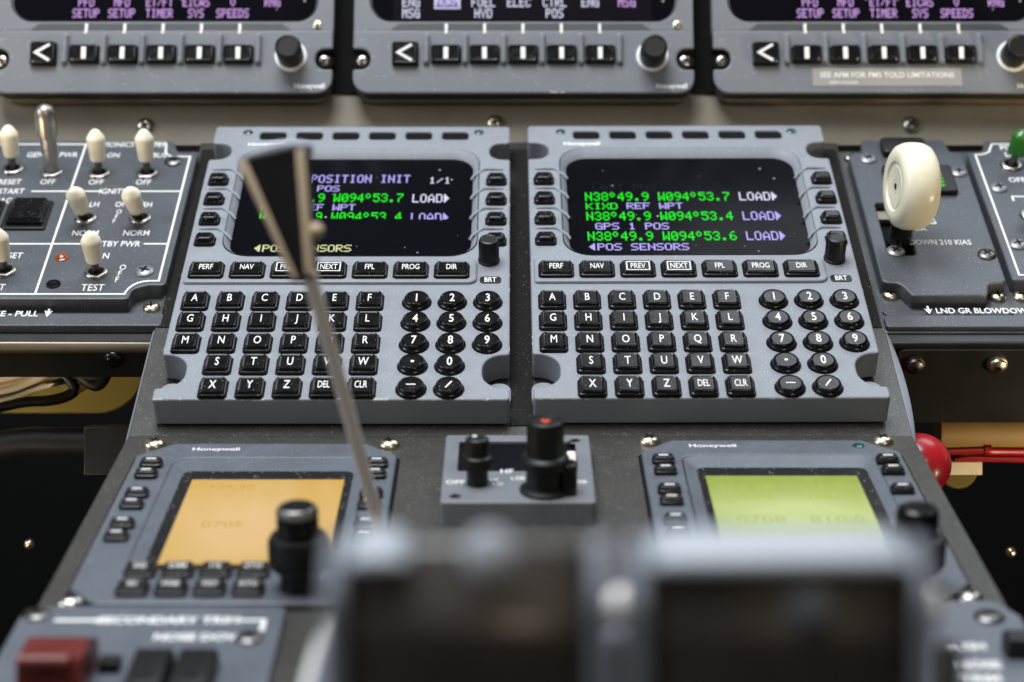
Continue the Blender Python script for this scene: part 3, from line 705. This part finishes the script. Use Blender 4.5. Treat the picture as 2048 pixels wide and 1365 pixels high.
# gear lever: its wheel sits on a dark shaft out of the slot
WH = 36.0
u, v = P0.at(1823, 373, WH)
gl = thing('landing_gear_lever', 'landing gear lever with a big ivory wheel shaped knob on a black shaft', 'lever', P0, 175.5, 124, 0)
lu, lv = u - 175.5, v - 124
m = MB(); m.tube([(0.5, 2, -4), (0.8, 2.6, 8), (lu * 0.55, lv * 0.5, 24), (lu, lv, WH)], [5.6, 5.4, 5.0, 4.6], 'black_plastic', 18); m.build('shaft', gl)
m = MB()
half = [(3.0, 7.5), (9.4, 7.9), (10.0, 7.2), (10.8, 7.2), (11.4, 8.3), (13.5, 8.6), (16.2, 8.2), (18.4, 6.6), (19.6, 3.8), (19.9, 1.2)]
rr = [(a, -b) for a, b in half] + half[::-1] + [(0.4, 7.4)]
m.lathe(rr, lu, lv, 64, 'wheel_ivory', WH, axis=(1, 0.10, -0.08))
m.lathe([(2.9, -7.45), (0.4, -7.4)], lu, lv, 24, 'wheel_ivory', WH, axis=(1, 0.10, -0.08))
kn = m.build('wheel_knob', gl, angle=50)
m = MB(); m.lathe([(1.5, 0), (0.1, 0.02)], lu - 7.55, lv - 0.76, 14, 'void_black', WH + 0.6, axis=(-1, -0.10, 0.08)); m.build('axle_hole', kn)
# pitch panel at the right edge
pp = thing('trim_panel', 'dark grey pitch panel with green toggle at the right edge of the picture', 'switch panel', P0)
m = MB(); m.plate(rpoly([(222.5, 96, 2), (330, 96, 2), (330, 217, 2), (233, 217, 3), (231, 207.5, 4), (222.5, 205.5, 2)], 4), [], -2, Z, 0.8, 'switch_grey')
m.strip([(330, 100), (226.3, 100), (226.3, 203.5), (230, 203.8), (233.5, 206), (235, 210), (236.5, 213.6), (330, 213.6)], LW, zt, 'legend_white')
u, v = P0.at(2000, 296, Z); m.text('PITCH', u, v, zt, 4.3, xs=.85, bold=.018, align='l'); m.text('LH', u + 1.2, v - 6.5, zt, 4.3, xs=.85, bold=.018, align='l')
u, v = P0.at(2034, 360, Z); m.text('OFF', u, v, zt, 4.2, xs=.8, bold=.018); u, v = P0.at(2030, 398, Z); m.text('LH', u + 4, v - 4, zt, 4.2, xs=.8, bold=.018, align='l'); m.strip([(u - 1, v - 2), (u - 1, v + 2), (u + 12, v + 2)], LW, zt, 'legend_white')
m.build('face_plate', pp)
u, v = P0.at(2022, 332, Z); toggle(pp, u, v, Z, 8, 20, 'toggle_green', 4.2, lx=0.25)
u, v = P0.at(2062, 432, Z); toggle(pp, u, v, Z, 0, 18, 'ivory')
for px, py in ((1998, 377), (2036, 490)):
    u, v = P0.at(px, py, Z); screw('screw', pp, u, v, Z, 4.3, 'screw_grey')
u, v = P0.at(2043, 590, 0); screw('screw', pp, u, v, -1.5, 4, 'worn_brass', 0.6)
br2 = thing('panel_bracket', 'deep black sheet bracket under the gear panel, two worn screws', 'bracket', P0, 0, 65, 0, 'brackets under the side panels')
m = MB(); m.plate(rpoly([(160.4, -6, 1), (330, -6, 0), (330, 1, 0), (160.4, 1, 1)], 3), [], -4.5, -1.6, 1.2, 'black_metal', bottom=True)
fs = rpoly([(166, -46, 0), (330, -46, 0), (330, -4.6, 0), (166, -4.6, 4)], 4)
m.loft([[(x, -2.5, z) for x, z in fs], [(x, -6.6, z) for x, z in fs], [(x, -7.0, z) for x, z in inset(fs, 0.5)]], 'black_metal', cap1=True); m.build('bracket_sheet', br2)
for px, mt in ((1826, 'dark_steel'), (1994, 'worn_brass')):
    m = MB(); m.lathe([(4.6, 0), (4.6, 1.2), (3.9, 1.4), (3.7, 2.8), (2.4, 3.6), (0.4, 3.8)], 0, 0, 22, mt, axis=(0, -1, 0)); m.lathe([(1.4, 3.82), (.2, 3.84)], 0, 0, 5, 'void_black', axis=(0, -1, 0))
    uu = (px - 1024) / FPX * 838
    m.build('screw', br2, (uu, -7.0, -12.5))

# ------------------------------------------------------------------ radio units on the flat part of the pedestal
def radio(u0, v0, label, ink, glass, knob, txt, nright):
    t = thing('radio_unit', label, 'radio unit', P2, u0, v0, 0, 'radio tuning units on the pedestal')
    Wr, Hr = 103.0, 147.0
    m = MB()
    out = rpoly([(11, -Hr, 1), (Wr - 11, -Hr, 1), (Wr, -Hr + 12, 2), (Wr, -13, 2), (Wr - 13, 0, 2), (13, 0, 2), (0, -13, 2), (0, -Hr + 12, 2)], 4)
    m.plate(out, [rrect(53.6, -68, 76, 104, 7, 6)], -1.0, 2.2, 0.8, 'radio_grey')
    m.loft([[(x, y, 2.0) for x, y in rrect(53.6, -68, 75.6, 103.6, 7, 6)], [(x, y, 0.3) for x, y in rrect(53.9, -72, 66, 92, 3.5, 6)]], 'radio_grey', cap1=False)
    m.text('Honeywell', 30.5 if ink == 'lcd_amber' else 29, -6.6, 2.26, 3.2, xs=1.0, bold=0.012)
    m.build('housing', t)
    m = MB(); m.plate(inset(out, -1.3), [], -0.6, 0.2, 0.1, 'void_black'); m.build('edge_seal', t)
    m = MB(); q = rrect(53.9, -72, 66.4, 92.4, 3.5, 6); m.add([(x, y, 0.4) for x, y in q], [tuple(range(len(q)))], 'bezel_black'); fr = m.build('screen_frame', t)
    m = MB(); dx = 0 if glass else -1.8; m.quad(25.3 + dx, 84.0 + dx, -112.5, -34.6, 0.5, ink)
    for s, x, y, h in txt: m.text(s, x, y, 0.56, h, mat=ink + '_ink', xs=0.95, bold=0.005)
    m.build('lcd_screen', t)
    if not glass:
        m = MB(); m.lathe([(2.6, 2.2), (2.4, 2.5), (1.2, 2.8)], 87.5, -6.8, 20, 'sensor_green'); m.build('light_sensor', t)
    for k, dy in enumerate((-24.6, -35.8, -55, -65.8, -83.6, -94.8)):
        for side in (0, 1):
            if side and k >= nright: continue
            x = 7.9 if side == 0 else 95.8
            m = MB(); m.key(x, dy, 2.1, 9.0, 6.2, 3.2, 1.4, 1.0, dish=0.0); m.quad(x - 1.9, x + 1.9, dy - 0.55, dy + 0.55, 5.36, 'legend_white'); m.build('line_key', t)
    if glass:
        for r_, ws in enumerate((('SQ', 'DIM', '1/2', 'STO'), ('ID', 'PGE', 'TST', 'ATC'))):
            for k, s in enumerate(ws):
                x, y = 21.8 + 12.9 * k, (-124.0, -138.3)[r_]
                m = MB(); m.key(x, y, 2.1, 11.0, 8.8, 3.4, 1.6, 1.0); m.text(s, x, y, 5.4, 2.7, xs=0.9, bold=0.012); m.build('function_key', t)
    kx, ky, s = knob
    m = MB(); m.lathe([(6.5, 0), (6.5, 5.5), (8.5, 7), (10.2, 9.5), (10.2, 17), (9.2, 19.0), (7.5, 19.3)], kx, ky, 72, 'black_matte', 2.2, knurl=(3, 4), depth=0.35); o = m.build('tuning_knob', t)
    m = MB(); m.lathe([(6.9, 19.3), (7.0, 21), (7.0, 27.6), (6.4, 28.9), (5.2, 29.6), (4.6, 29.4)], kx, ky, 56, 'black_plastic', 2.2, knurl=(1, 2), depth=0.35)
    if glass: m.lathe([(7.05, 26.6), (7.1, 27.5), (6.5, 28.9), (5.5, 29.5)], kx, ky, 56, 'brushed_steel', 2.2, knurl=(0, 2), depth=0.35, cap=False)  # steel ring stands in for light reflected on the knurled edge
    m.build('inner_knob', o)
    for x, y in ((4.2, 2.4), (Wr - 4, 2.4), (2.0, -Hr + 3.5), (Wr - 1.5, -Hr + 3.5)): screw('screw', t, x, y, 0.1, 4.6, 'worn_brass' if y > 0 else 'steel', 0.6)
    return t
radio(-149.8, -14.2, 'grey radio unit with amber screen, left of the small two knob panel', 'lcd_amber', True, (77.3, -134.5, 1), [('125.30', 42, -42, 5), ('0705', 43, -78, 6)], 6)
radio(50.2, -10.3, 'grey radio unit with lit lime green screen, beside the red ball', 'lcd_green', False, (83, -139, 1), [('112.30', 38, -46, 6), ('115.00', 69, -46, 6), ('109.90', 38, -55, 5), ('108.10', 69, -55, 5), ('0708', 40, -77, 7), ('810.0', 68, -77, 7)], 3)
# small two knob panel
T8 = 9.0
hu0, hv0 = P2.at(880, 1005, T8); hu1, hv1 = P2.at(1178, 870, T8)
hw, hh = hu1 - hu0, hv1 - hv0
hf = thing('knob_panel', 'small grey panel lettered OFF and HF with two black knobs', 'control panel', P2, hu0, hv0, 0)
def hl(px, py, w=T8): a, b = P2.at(px, py, w); return a - hu0, b - hv0
m = MB()
wx0, wy0 = hl(915, 942); wx1, wy1 = hl(1150, 882)
m.plate(rrect(hw / 2, hh / 2, hw, hh, 1.6), [rrect((wx0 + wx1) / 2, (wy0 + wy1) / 2, wx1 - wx0, wy1 - wy0, 1.5, 3)], 0, T8, 0.6, 'control_grey')
m.quad(wx0, wx1, wy0, wy1, T8 - 1.5, 'screen_black')
for s, px, py, h in (('OFF', 911, 965, 3.7), ('HF', 1014, 943, 4.0), ('HI', 988, 960, 2.9), ('LO', 996, 968, 2.9), ('LSB', 1036, 957, 3.2), ('USB', 1158, 964, 3.2)):
    a, b = hl(px, py); m.text(s, a, b, T8 + 0.06, h, xs=0.8, bold=0.008)
m.build('housing', hf)
a, b = hl(955, 968)
m = MB(); m.lathe([(4.0, 0), (4.0, 5.5), (5.6, 6.5), (5.8, 10), (5.6, 11), (4.4, 11.6), (4.5, 17), (4.2, 18), (3.4, 18.4)], a, b, 44, 'black_matte', T8, knurl=(2, 4), depth=0.25); m.lathe([(0.9, 18.42), (0.1, 18.5)], a - 1, b + 1.6, 10, 'legend_white', T8); m.build('volume_knob', hf)
a, b = hl(1090, 982)
m = MB(); m.lathe([(9.4, 0), (9.4, 1.2), (8.0, 2.0), (7.0, 2.4), (7.0, 9), (8.8, 10), (8.9, 13), (8.0, 14.2), (6.8, 14.6), (6.9, 26), (6.5, 27.4), (5.6, 27.8), (5.2, 27.3)], a, b, 52, 'black_matte', T8, knurl=(9, 10), depth=0.3)
hp = [(math.sin(k) ** 3 * 16, 13 * math.cos(k) - 5 * math.cos(2 * k) - 2 * math.cos(3 * k) - math.cos(4 * k)) for k in [2 * math.pi * i / 32 for i in range(32)]]
m.add([(a - x * 0.11 , b + y * 0.14, T8 + 27.45) for x, y in hp], [tuple(range(32))], 'glow_heart', True)
o = m.build('selector_knob', hf)
m = MB(); m.plate(rrect(a + 8.5, b - 1.5, 6.5, 8.5, 3), [], T8, T8 + 12, 1.2, 'black_plastic'); m.build('pointer_wing', o)
for px, py in ((910, 993), (1150, 882)):
    x, y = hl(px, py); screw('screw', hf, x, y, T8 - 0.6, 3.0, 'dark_steel', 0.25)
a, b = hl(1143, 920); m = MB(); m.plate(rrect(a, b, 3.4, 11, 0.8), [], T8, T8 + 1.6, 0.4, 'chip_white'); m.build('paper_tab', hf)

# ------------------------------------------------------------------ panels nearest the camera
tl = thing('secondary_trim_panel', 'blue grey panel lettered SECONDARY TRIM with red guarded switch', 'switch panel', P2, -161, -232, 0)
m = MB(); m.plate(rpoly([(0, 0, 2), (86, 0, 2), (86, 67.5, 3), (4, 67.5, 6), (0, 60, 3)], 4), [], 0, 3, 0.9, 'radio_grey')
m.strip([(12, 56.6), (31, 56.6)], 1.6, 3.06, 'legend_white'); m.strip([(66.5, 56.6), (79.8, 56.6), (79.8, 49)], 1.6, 3.06, 'legend_white')
m.text('SECONDARY TRIM', 48.8, 56.8, 3.06, 4.6, xs=0.86, bold=0.03); m.text('NOSE DOWN', 62.5, 44.8, 3.06, 4.4, xs=0.86, bold=0.03)
m.build('face_plate', tl)
m = MB()
side = [(-13, 3), (13, 3), (13, 10), (4, 15), (-10, 15), (-13, 10)]
rings = [[(x, 17 + y, z) for y, z in side] for x in (13, 13.6, 31.4, 32)]
m.loft(rings, 'guard_red', cap0=True); m.lathe([(0.5, -7.2), (2.6, -7), (2.6, 8), (0.5, 8.2)], 21, 4.5, 18, 'guard_red', 15, axis=(1, 0, 0)); m.build('switch_guard', tl)
m = MB(); m.box(33.5, 40, 20, 26, 3, 7, 'black_matte', 1.2); m.build('guard_hinge', tl)
for k in range(2):
    m = MB(); m.box(44 + 13.5 * k, 56.4 + 13.5 * k, 0, 26, 3, 10, 'black_matte', 3); m.build('rocker_switch', tl)
for x, y in ((5.5, 60), (76.5, 43.5)): screw('screw', tl, x, y, 3, 4.6, 'dark_steel')
tr = thing('rudder_trim_panel', 'blue grey panel with blurred white lettering in the bottom right corner', 'switch panel', P2, 92, -240, 0)
m = MB(); m.plate(rpoly([(-50, 0, 2), (72, 0, 2), (72, 68, 3), (66, 80, 6), (-50, 80, 3)], 4), [], 0, 3, 0.9, 'radio_grey')
for s, px, py, h in (('PUSH', 1934, 1293, 4.2), ('NOSE', 1958, 1330, 4.6), ('TRIM', 1962, 1358, 4.6)):
    a, b = P2.at(px, py, 3); m.text(s, a - 92, b + 240, 3.06, h, xs=0.85, bold=0.03)
m.build('face_plate', tr)
a, b = P2.at(1978, 1236, 3); screw('screw', tr, a - 92, b + 240, 3, 5, 'dark_steel')
a, b = P2.at(2040, 1308, 3); m = MB(); m.box(a - 92 - 5, a - 92 + 14, b + 240 - 4, b + 240 + 4, 3, 10, 'black_matte', 1.5); m.build('rocker_switch', tr)

# ------------------------------------------------------------------ flap lever
def cam_thing(name, label, cat, p, group=None):
    fr = Frame(p, 0); return thing(name, label, cat, fr, group=group), fr
base = P2.cam(*P2.at(772, 1105, 0))
fl, FL = cam_thing('flap_lever', 'tall thin lever with a black wedge handle edged in tan', 'lever', base)
def L_(px, py, z):
    q = FL.local(ray(px, py, z)); return tuple(q)
top = ray(614, 556, 590)
# rod: flat bar
def bar(path, w, d, mat, mb):
    path = [Vector(p) for p in path]; rings = []
    for i, p in enumerate(path):
        t = (path[min(i + 1, len(path) - 1)] - path[max(i - 1, 0)]).normalized()
        sx = (Vector((1, 0, 0)) - t * t.x).normalized(); sy = t.cross(sx)
        o = rrect(0, 0, w, d, min(w, d) * 0.3, 3)
        rings.append([tuple(p + sx * a + sy * b_) for a, b_ in o])
    mb.loft(rings, mat, cap0=True, cap1=True)
m = MB(); bar([L_(772, 1105, base.z), L_(740, 985, 664), L_(690, 800, 625), L_(650, 660, 602), L_(618, 545, 588)], 4.5, 3.0, 'lever_rod', m); m.build('lever_rod', fl)
def wedge(pts_px, z0, z1, mat, name, ch=0.8):
    m = MB()
    out = [Vector(L_(px, py, z0)) for px, py in pts_px]
    pl = [(p.x, p.z if abs(p.z) > 1e9 else p.y) for p in out]
    return m, pl
# handle in a plane square to the view: frame axes x right, z up (elevation 90)
HF_ = Frame(ray(600, 560, 586), 90)
hnd = bpy.data.objects.new('handle', None)
COL.objects.link(hnd); hnd.parent = fl
hnd.matrix_local = FL.mat().inverted() @ HF_.mat()
def H(px, py, w=0): return HF_.at(px, py, w)
m = MB(); m.plate([H(582, 562), H(628, 556), H(612, 300), H(592, 292), H(478, 322)], [], -15, 0, 0.8, 'handle_black', bottom=True); m.build('handle_core', hnd)
m = MB(); m.plate([H(609, 548, 1), H(628, 553, 1), H(609, 298, 1), H(590, 300, 1)], [], -5, 1, 1.0, 'lever_tan', bottom=True); m.build('handle_edge', hnd)
m = MB(); m.plate([H(582, 556, 1), H(596, 560, 1), H(491, 318, 1), H(475, 324, 1)], [], -5, 1, 1.0, 'lever_tan', bottom=True); m.build('handle_edge', hnd)
m = MB(); m.plate([H(472, 328), H(480, 324), H(590, 298), H(614, 300), H(616, 286), H(596, 281), H(556, 283), H(494, 304)], [], -18, 0.5, 1.0, 'lever_cap', bottom=True); m.build('handle_top', hnd)
m = MB(); x, y = H(634, 462); m.lathe([(2.4, -2), (2.6, 1.0), (2.2, 2.6), (1.3, 3.4), (0.3, 3.8)], x - 1.5, y, 22, 'lever_tan', -2, axis=(0.85, 0.1, 0.5)); m.build('release_button', hnd)

# ------------------------------------------------------------------ thrust levers, out of focus in front
def lever(px0, px1, py0, z, depth, label, accent, disc):
    p = ray((px0 + px1) / 2, 1600, z)
    fr = Frame(p, 4)
    t = thing('thrust_lever', label, 'lever', fr, group='thrust levers in the foreground')
    w = (px1 - px0) / FPX * z
    top = fr.local(ray((px0 + px1) / 2, py0, z)).z
    def sec(x, ins):      # cross-section (depth y, height z) with a rounded top, swept across the width
        o = rpoly([(-depth + ins, -20, 0), (-depth + ins, top - 13 - ins, 11), (-depth * 0.2, top + 0.2 - ins, 4), (depth * 0.6 - ins, top + 0.8 - ins, 5), (depth - ins, -20, 0)][::-1], 5)
        return [(x, a, b) for a, b in o]
    h = w / 2
    m = MB(); m.loft([sec(-h, 3.4), sec(-h + 0.9, 1.4), sec(-h + 3, 0), sec(h - 3, 0), sec(h - 0.9, 1.4), sec(h, 3.4)], 'lever_grip', cap0=True, cap1=True); g = m.build('grip', t, angle=60)
    # pale cap along the top
    def sec2(x, ins):
        o = rpoly([(-depth - 0.6 + ins, top - 2.6, 0), (-depth - 0.6 + ins, top - 0.9 - ins, 1.2), (-depth * 0.4, top + 1.6 - ins, 5), (depth * 0.6 - ins, top + 2.0 - ins, 5), (depth + 1 - ins, top - 2.6, 0)][::-1], 5)
        return [(x, a, b) for a, b in o]
    a0, a1 = accent
    m = MB(); m.loft([sec2(-h + w * a0, 3), sec2(-h + w * a0 + 0.9, 1), sec2(-h + w * a0 + 3, 0), sec2(-h + w * a1 - 3, 0), sec2(-h + w * a1 - 0.9, 1), sec2(-h + w * a1, 3)], 'lever_cap', cap0=True, cap1=True); m.build('lever_cap', t, angle=60)
    if disc:
        q = fr.local(ray(disc[0], disc[1], z - depth))
        m = MB(); m.lathe([(4.6, 0), (4.4, 1.2), (3.4, 2.0), (0.5, 2.3)], q.x, q.y - 1.0, 28, disc[2], q.z, axis=(0, -1, 0.15)); m.build('bokeh_disc', t)  # disc stands in for an out-of-focus highlight on the lever
    for sx in (-1, 1):
        def plate_sec(x, ins):
            o = rpoly([(-depth - 0.4 + ins, -70, 0), (-depth - 0.4 + ins, top - 8 - ins, 7), (-depth * 0.2, top + 0.9 - ins, 5), (depth * 0.6, top + 1.2 - ins, 5), (depth + 1 - ins, -70, 0)][::-1], 6)
            return [(x, a, b) for a, b in o]
        xa = sx * (h + 0.3); xs = sorted((xa, xa + sx * 3.4))
        m = MB(); m.loft([plate_sec(xs[0], 0.9), plate_sec(xs[0] + 0.9, 0), plate_sec(xs[1] - 0.9, 0), plate_sec(xs[1], 0.9)], 'lever_side', cap0=True, cap1=True); m.build('side_plate', t, angle=50)
    m = MB(); m.box(-h * 0.6, h * 0.6, -depth * 0.7, depth * 0.7, -150, -19, 'lever_arm', 1); m.build('lever_arm', t)
    return t, fr, top
lever(700, 1172, 1076, 330, 9, 'left thrust lever, black grip whose pale cap covers only its left end', (0.0, 0.26), (980, 1110, 'lever_cap'))
lever(1292, 1800, 1080, 330, 9, 'right thrust lever, black grip under a full width pale cap', (0.0, 1.0), (1622, 1220, 'switch_grey'))
# sloping side arm of the left lever quadrant, with lettering
p = ray(640, 1250, 430)
qa, QA = cam_thing('quadrant_guard', 'blurred pale grey metal guard sloping down beside the left thrust lever', 'guard', p)
m = MB()
def Q(px, py, z): return tuple(QA.local(ray(px, py, z)))
def slab(a, mat, th=8):
    fr_ = [Vector(q) for q in a]; bk = [v + Vector((0, th, 0)) for v in fr_]
    m.loft([[tuple(v) for v in bk], [tuple(v) for v in fr_]], mat, cap0=True)
slab([Q(560, 1500, 400), Q(735, 1500, 400), Q(790, 1110, 430), Q(690, 1110, 430)], 'lever_arm', 10)
m.build('guard_plate', qa)
m = MB(); bar([Q(652, 1240, 414), Q(624, 1330, 406), Q(596, 1440, 398)], 1.7, 1.0, 'legend_white', m); m.build('index_stripe', qa)
# latch hardware between the levers
p = ray(1240, 1215, 420)
lk, LK = cam_thing('lever_latch', 'metal latch with a white modelled highlight between the two thrust levers', 'latch', p)
m = MB()
m.lathe([(4.5, -50), (4.5, -9), (4.1, -7), (3.0, -5.5), (1.0, -4.6), (0.3, -4.5)], 0, 0, 32, 'lever_arm', axis=(0, -0.25, 1)); m.build('latch_post', lk)
m = MB(); m.lathe([(0.3, -9.5), (1.7, -6.5), (2.6, -3.8), (4.2, -1.8), (4.7, 0), (4.2, 1.8), (2.6, 3.8), (1.7, 6.5), (0.3, 9.5)], 0, -6, 28, 'glint_white', 1.0, axis=(1, 0, 0)); m.build('latch_glint', lk)  # white spindle shaped like the star highlight on the latch
m = MB(); m.box(-9, 11, 2, 12, -60, -2, 'lever_arm', 1.5); m.build('latch_plate', lk)
# friction knob on the right
p = ray(1815, 1215, 400)
fk, FK = cam_thing('friction_knob', 'blurred tan and black friction knob right of the thrust levers', 'knob', p)
m = MB(); m.lathe([(4.4, -60), (4.4, -5), (3.8, -2.6), (2, -1.8)], -1, 0, 32, 'lever_tan'); m.build('knob_body', fk)
m = MB(); m.lathe([(2.6, -60), (2.6, -8), (2.0, -7)], 8.0, -3, 24, 'black_matte'); m.build('knob_pin', fk)
m = MB(); m.lathe([(0.3, -3.2), (1.2, -2.4), (1.4, 0), (1.2, 2.4), (0.3, 3.2)], 5.5, -3, 18, 'glint_white', 1.5, axis=(-0.3, 0.1, 1)); m.build('knob_glint', fk)  # small white spindle added as a glint beside the knob

# ------------------------------------------------------------------ below the side panels
def plain(name, label, cat, mb, p, fr, group=None):
    o = mb.build(name); o.matrix_world = fr.mat(); tag(o, label, cat, group); return o
V = Frame(ray(150, 760, 960), 90)
m = MB(); m.plate(rpoly([V.at(-250, 600) + (0,), V.at(-250, 826) + (0,), V.at(285, 826) + (24,), V.at(300, 600) + (0,)], 8), [], -3, 0, 0.6, 'primer_olive', bottom=True)
plain('bulkhead_panel', 'olive primer sheet behind the wiring on the left', 'panel', m, None, V)
V2 = Frame(ray(60, 740, 900), 90)
def T(px, py, w=0): return V2.at(px, py, w) + (w,)
def wires(lst):
    m = MB()
    for pts, r, mt in lst:
        P = [Vector(T(*q)) for q in pts]; path = []
        for i in range(len(P) - 1):
            a, b = P[max(i - 1, 0)], P[i]; c, d = P[i + 1], P[min(i + 2, len(P) - 1)]
            for k in range(6):
                t_ = k / 6
                path.append(0.5 * ((2 * b) + (c - a) * t_ + (2 * a - 5 * b + 4 * c - d) * t_ ** 2 + (3 * b - a - 3 * c + d) * t_ ** 3))
        path.append(P[-1]); m.tube(path, r, mt, 10)
    return m
m = wires([([(-60, 770), (20, 752), (70, 738), (140, 716), (190, 700, -20)], 2.4, 'wire_white'), ([(-60, 792), (10, 782), (60, 764), (110, 735), (150, 690, -20)], 2.0, 'wire_white'), ([(-60, 812), (10, 800), (70, 778), (125, 758), (170, 700, -20)], 1.7, 'wire_white'),
           ([(-60, 752), (10, 742), (60, 730), (120, 690, -20)], 2.2, 'dark_steel'), ([(-60, 800), (20, 790), (80, 772), (130, 760), (180, 720, -30)], 1.6, 'dark_steel'), ([(-60, 735), (30, 728), (90, 712), (140, 680, -20)], 2.0, 'wire_copper'), ([(-60, 700), (60, 716), (120, 744), (150, 780), (110, 800), (40, 806), (-60, 830)], 2.6, 'black_metal'), ([(100, 690), (140, 730), (190, 770), (214, 740), (222, 690)], 3.2, 'black_metal'), ([(60, 690), (110, 720), (150, 745), (200, 750), (250, 700)], 3.4, 'black_metal'), ([(-60, 780), (20, 768), (90, 742), (150, 700)], 1.6, 'lever_tan'), ([(-60, 820), (30, 796), (100, 764), (160, 730), (200, 690)], 1.4, 'lever_tan')])  # thick black tubes added as the dark shadow among the wires
plain('wire_bundle', 'pale and brown wires running in from the left under the bracket', 'wires', m, None, V2)
m = wires([([(140, 784), (165, 778), (182, 752), (184, 712), (180, 680)], 1.3, 'wire_copper'), ([(152, 768), (166, 756), (172, 735), (172, 690)], 1.2, 'wire_copper')])
plain('cable_loop', 'copper coloured cable loop hanging under the left bracket', 'cable', m, None, V2)
for px, py, sz, lb in ((193, 731, 2.2, 'small ring fitting beside the copper cable loop'), (243, 727, 2.4, 'small ring fitting below the dark bracket screw')):
    m = MB(); x, y = V2.at(px, py, 4); n = 16
    m.tube([(x + sz * math.cos(2 * math.pi * k / n), y + sz * 0.75 * math.sin(2 * math.pi * k / n), 4) for k in range(n + 1)], 0.7, 'wire_copper', 8)
    m.tube([(x, y + sz * .8, 4), (x - 1, y + 8, 4)], 1.8, 'dark_steel', 10)
    plain('ring_fitting', lb, 'fitting', m, None, V2, 'ring fittings under the left bracket')
V3 = Frame(ray(90, 890, 880), 90)
m = wires.__globals__['MB'](); P = [V3.at(px, py) + (0,) for px, py in ((-120, 905), (-30, 896), (30, 886), (70, 882), (185, 884))]
m.tube(P, 6.6, 'black_metal', 20); plain('hose', 'black dusty tube running in from the left below the wiring', 'tube', m, None, V3)
m = MB(); x0, y0 = V3.at(176, 948); x1, y1 = V3.at(330, 852); m.box(x0, x1, y0, y1, -10, 9, 'black_metal', 0.6); plain('tube_clamp', 'black square block holding the end of the dusty tube', 'clamp', m, None, V3)
V4 = Frame(ray(1950, 865, 930), 90)
m = MB(); P = [V4.at(px, 863) + (0,) for px in (1874, 1876, 2300)]; m.tube(P, [8.0, 8.6, 8.6], 'primer_bronze', 28); plain('structural_tube', 'bronze coloured tube running off to the right under the bracket', 'tube', m, None, V4)
V5 = Frame(ray(1950, 910, 890), 90)
m = MB()
P = [V5.at(px, py) + (0,) for px, py in ((1890, 903), (1966, 901), (1968, 900), (1980, 901), (1984, 903), (2250, 905))]; m.tube(P, [1.7, 1.9, 2.5, 2.6, 2.0, 2.0], 'rod_red', 14); plain('push_rod', 'upper of two glossy red rods beside the red ball', 'rod', m, None, V5, 'red rods on the right')
m = MB(); P = [V5.at(px, py) + (0,) for px, py in ((1910, 921), (1935, 917), (1990, 918), (2250, 922))]; m.tube(P, [1.0, 1.5, 1.6, 1.6], 'rod_red', 14); plain('push_rod', 'lower and thinner of the two red rods beside the red ball', 'rod', m, None, V5, 'red rods on the right')
m = MB(); x, y = V5.at(1928, 938); m.lathe([(9, -4), (9, 3), (8.6, 3.4)], x, y - 1, 28, 'primer_olive', -14); m.box(x - 12, x + 9, y - 3, y + 3, -6, -2, 'wire_white', 0.5); plain('cable_pulley', 'yellowish pulley piece right of the red ball', 'pulley', m, None, V5)
V6 = Frame(ray(1838, 930, 835), 90)
m = MB(); r = 13.8
m.lathe([(max(0.05, r * math.sin(math.pi * k / 24)), -r * math.cos(math.pi * k / 24)) for k in range(25)], 0, 0, 48, 'knob_red')
plain('red_ball_knob', 'glossy red ball knob beside the right edge of the pedestal', 'knob', m, None, V6)
for px, py, lb in ((155, 1088, 'tiny brass fitting glinting in the dark left of the pedestal'), (2020, 1104, 'tiny brass fitting glinting in the dark right of the pedestal')):
    V7 = Frame(ray(px - (105 if px < 500 else -0), py, 900), 90) if False else Frame(ray(60 if px < 500 else px, py, 900), 90)
    m = MB(); m.lathe([(2.4, 0), (2.4, 2), (1.4, 3.2), (0.3, 3.5)], 0, 0, 16, 'worn_brass'); plain('brass_fitting', lb, 'fitting', m, None, V7, 'brass fittings in the footwells')
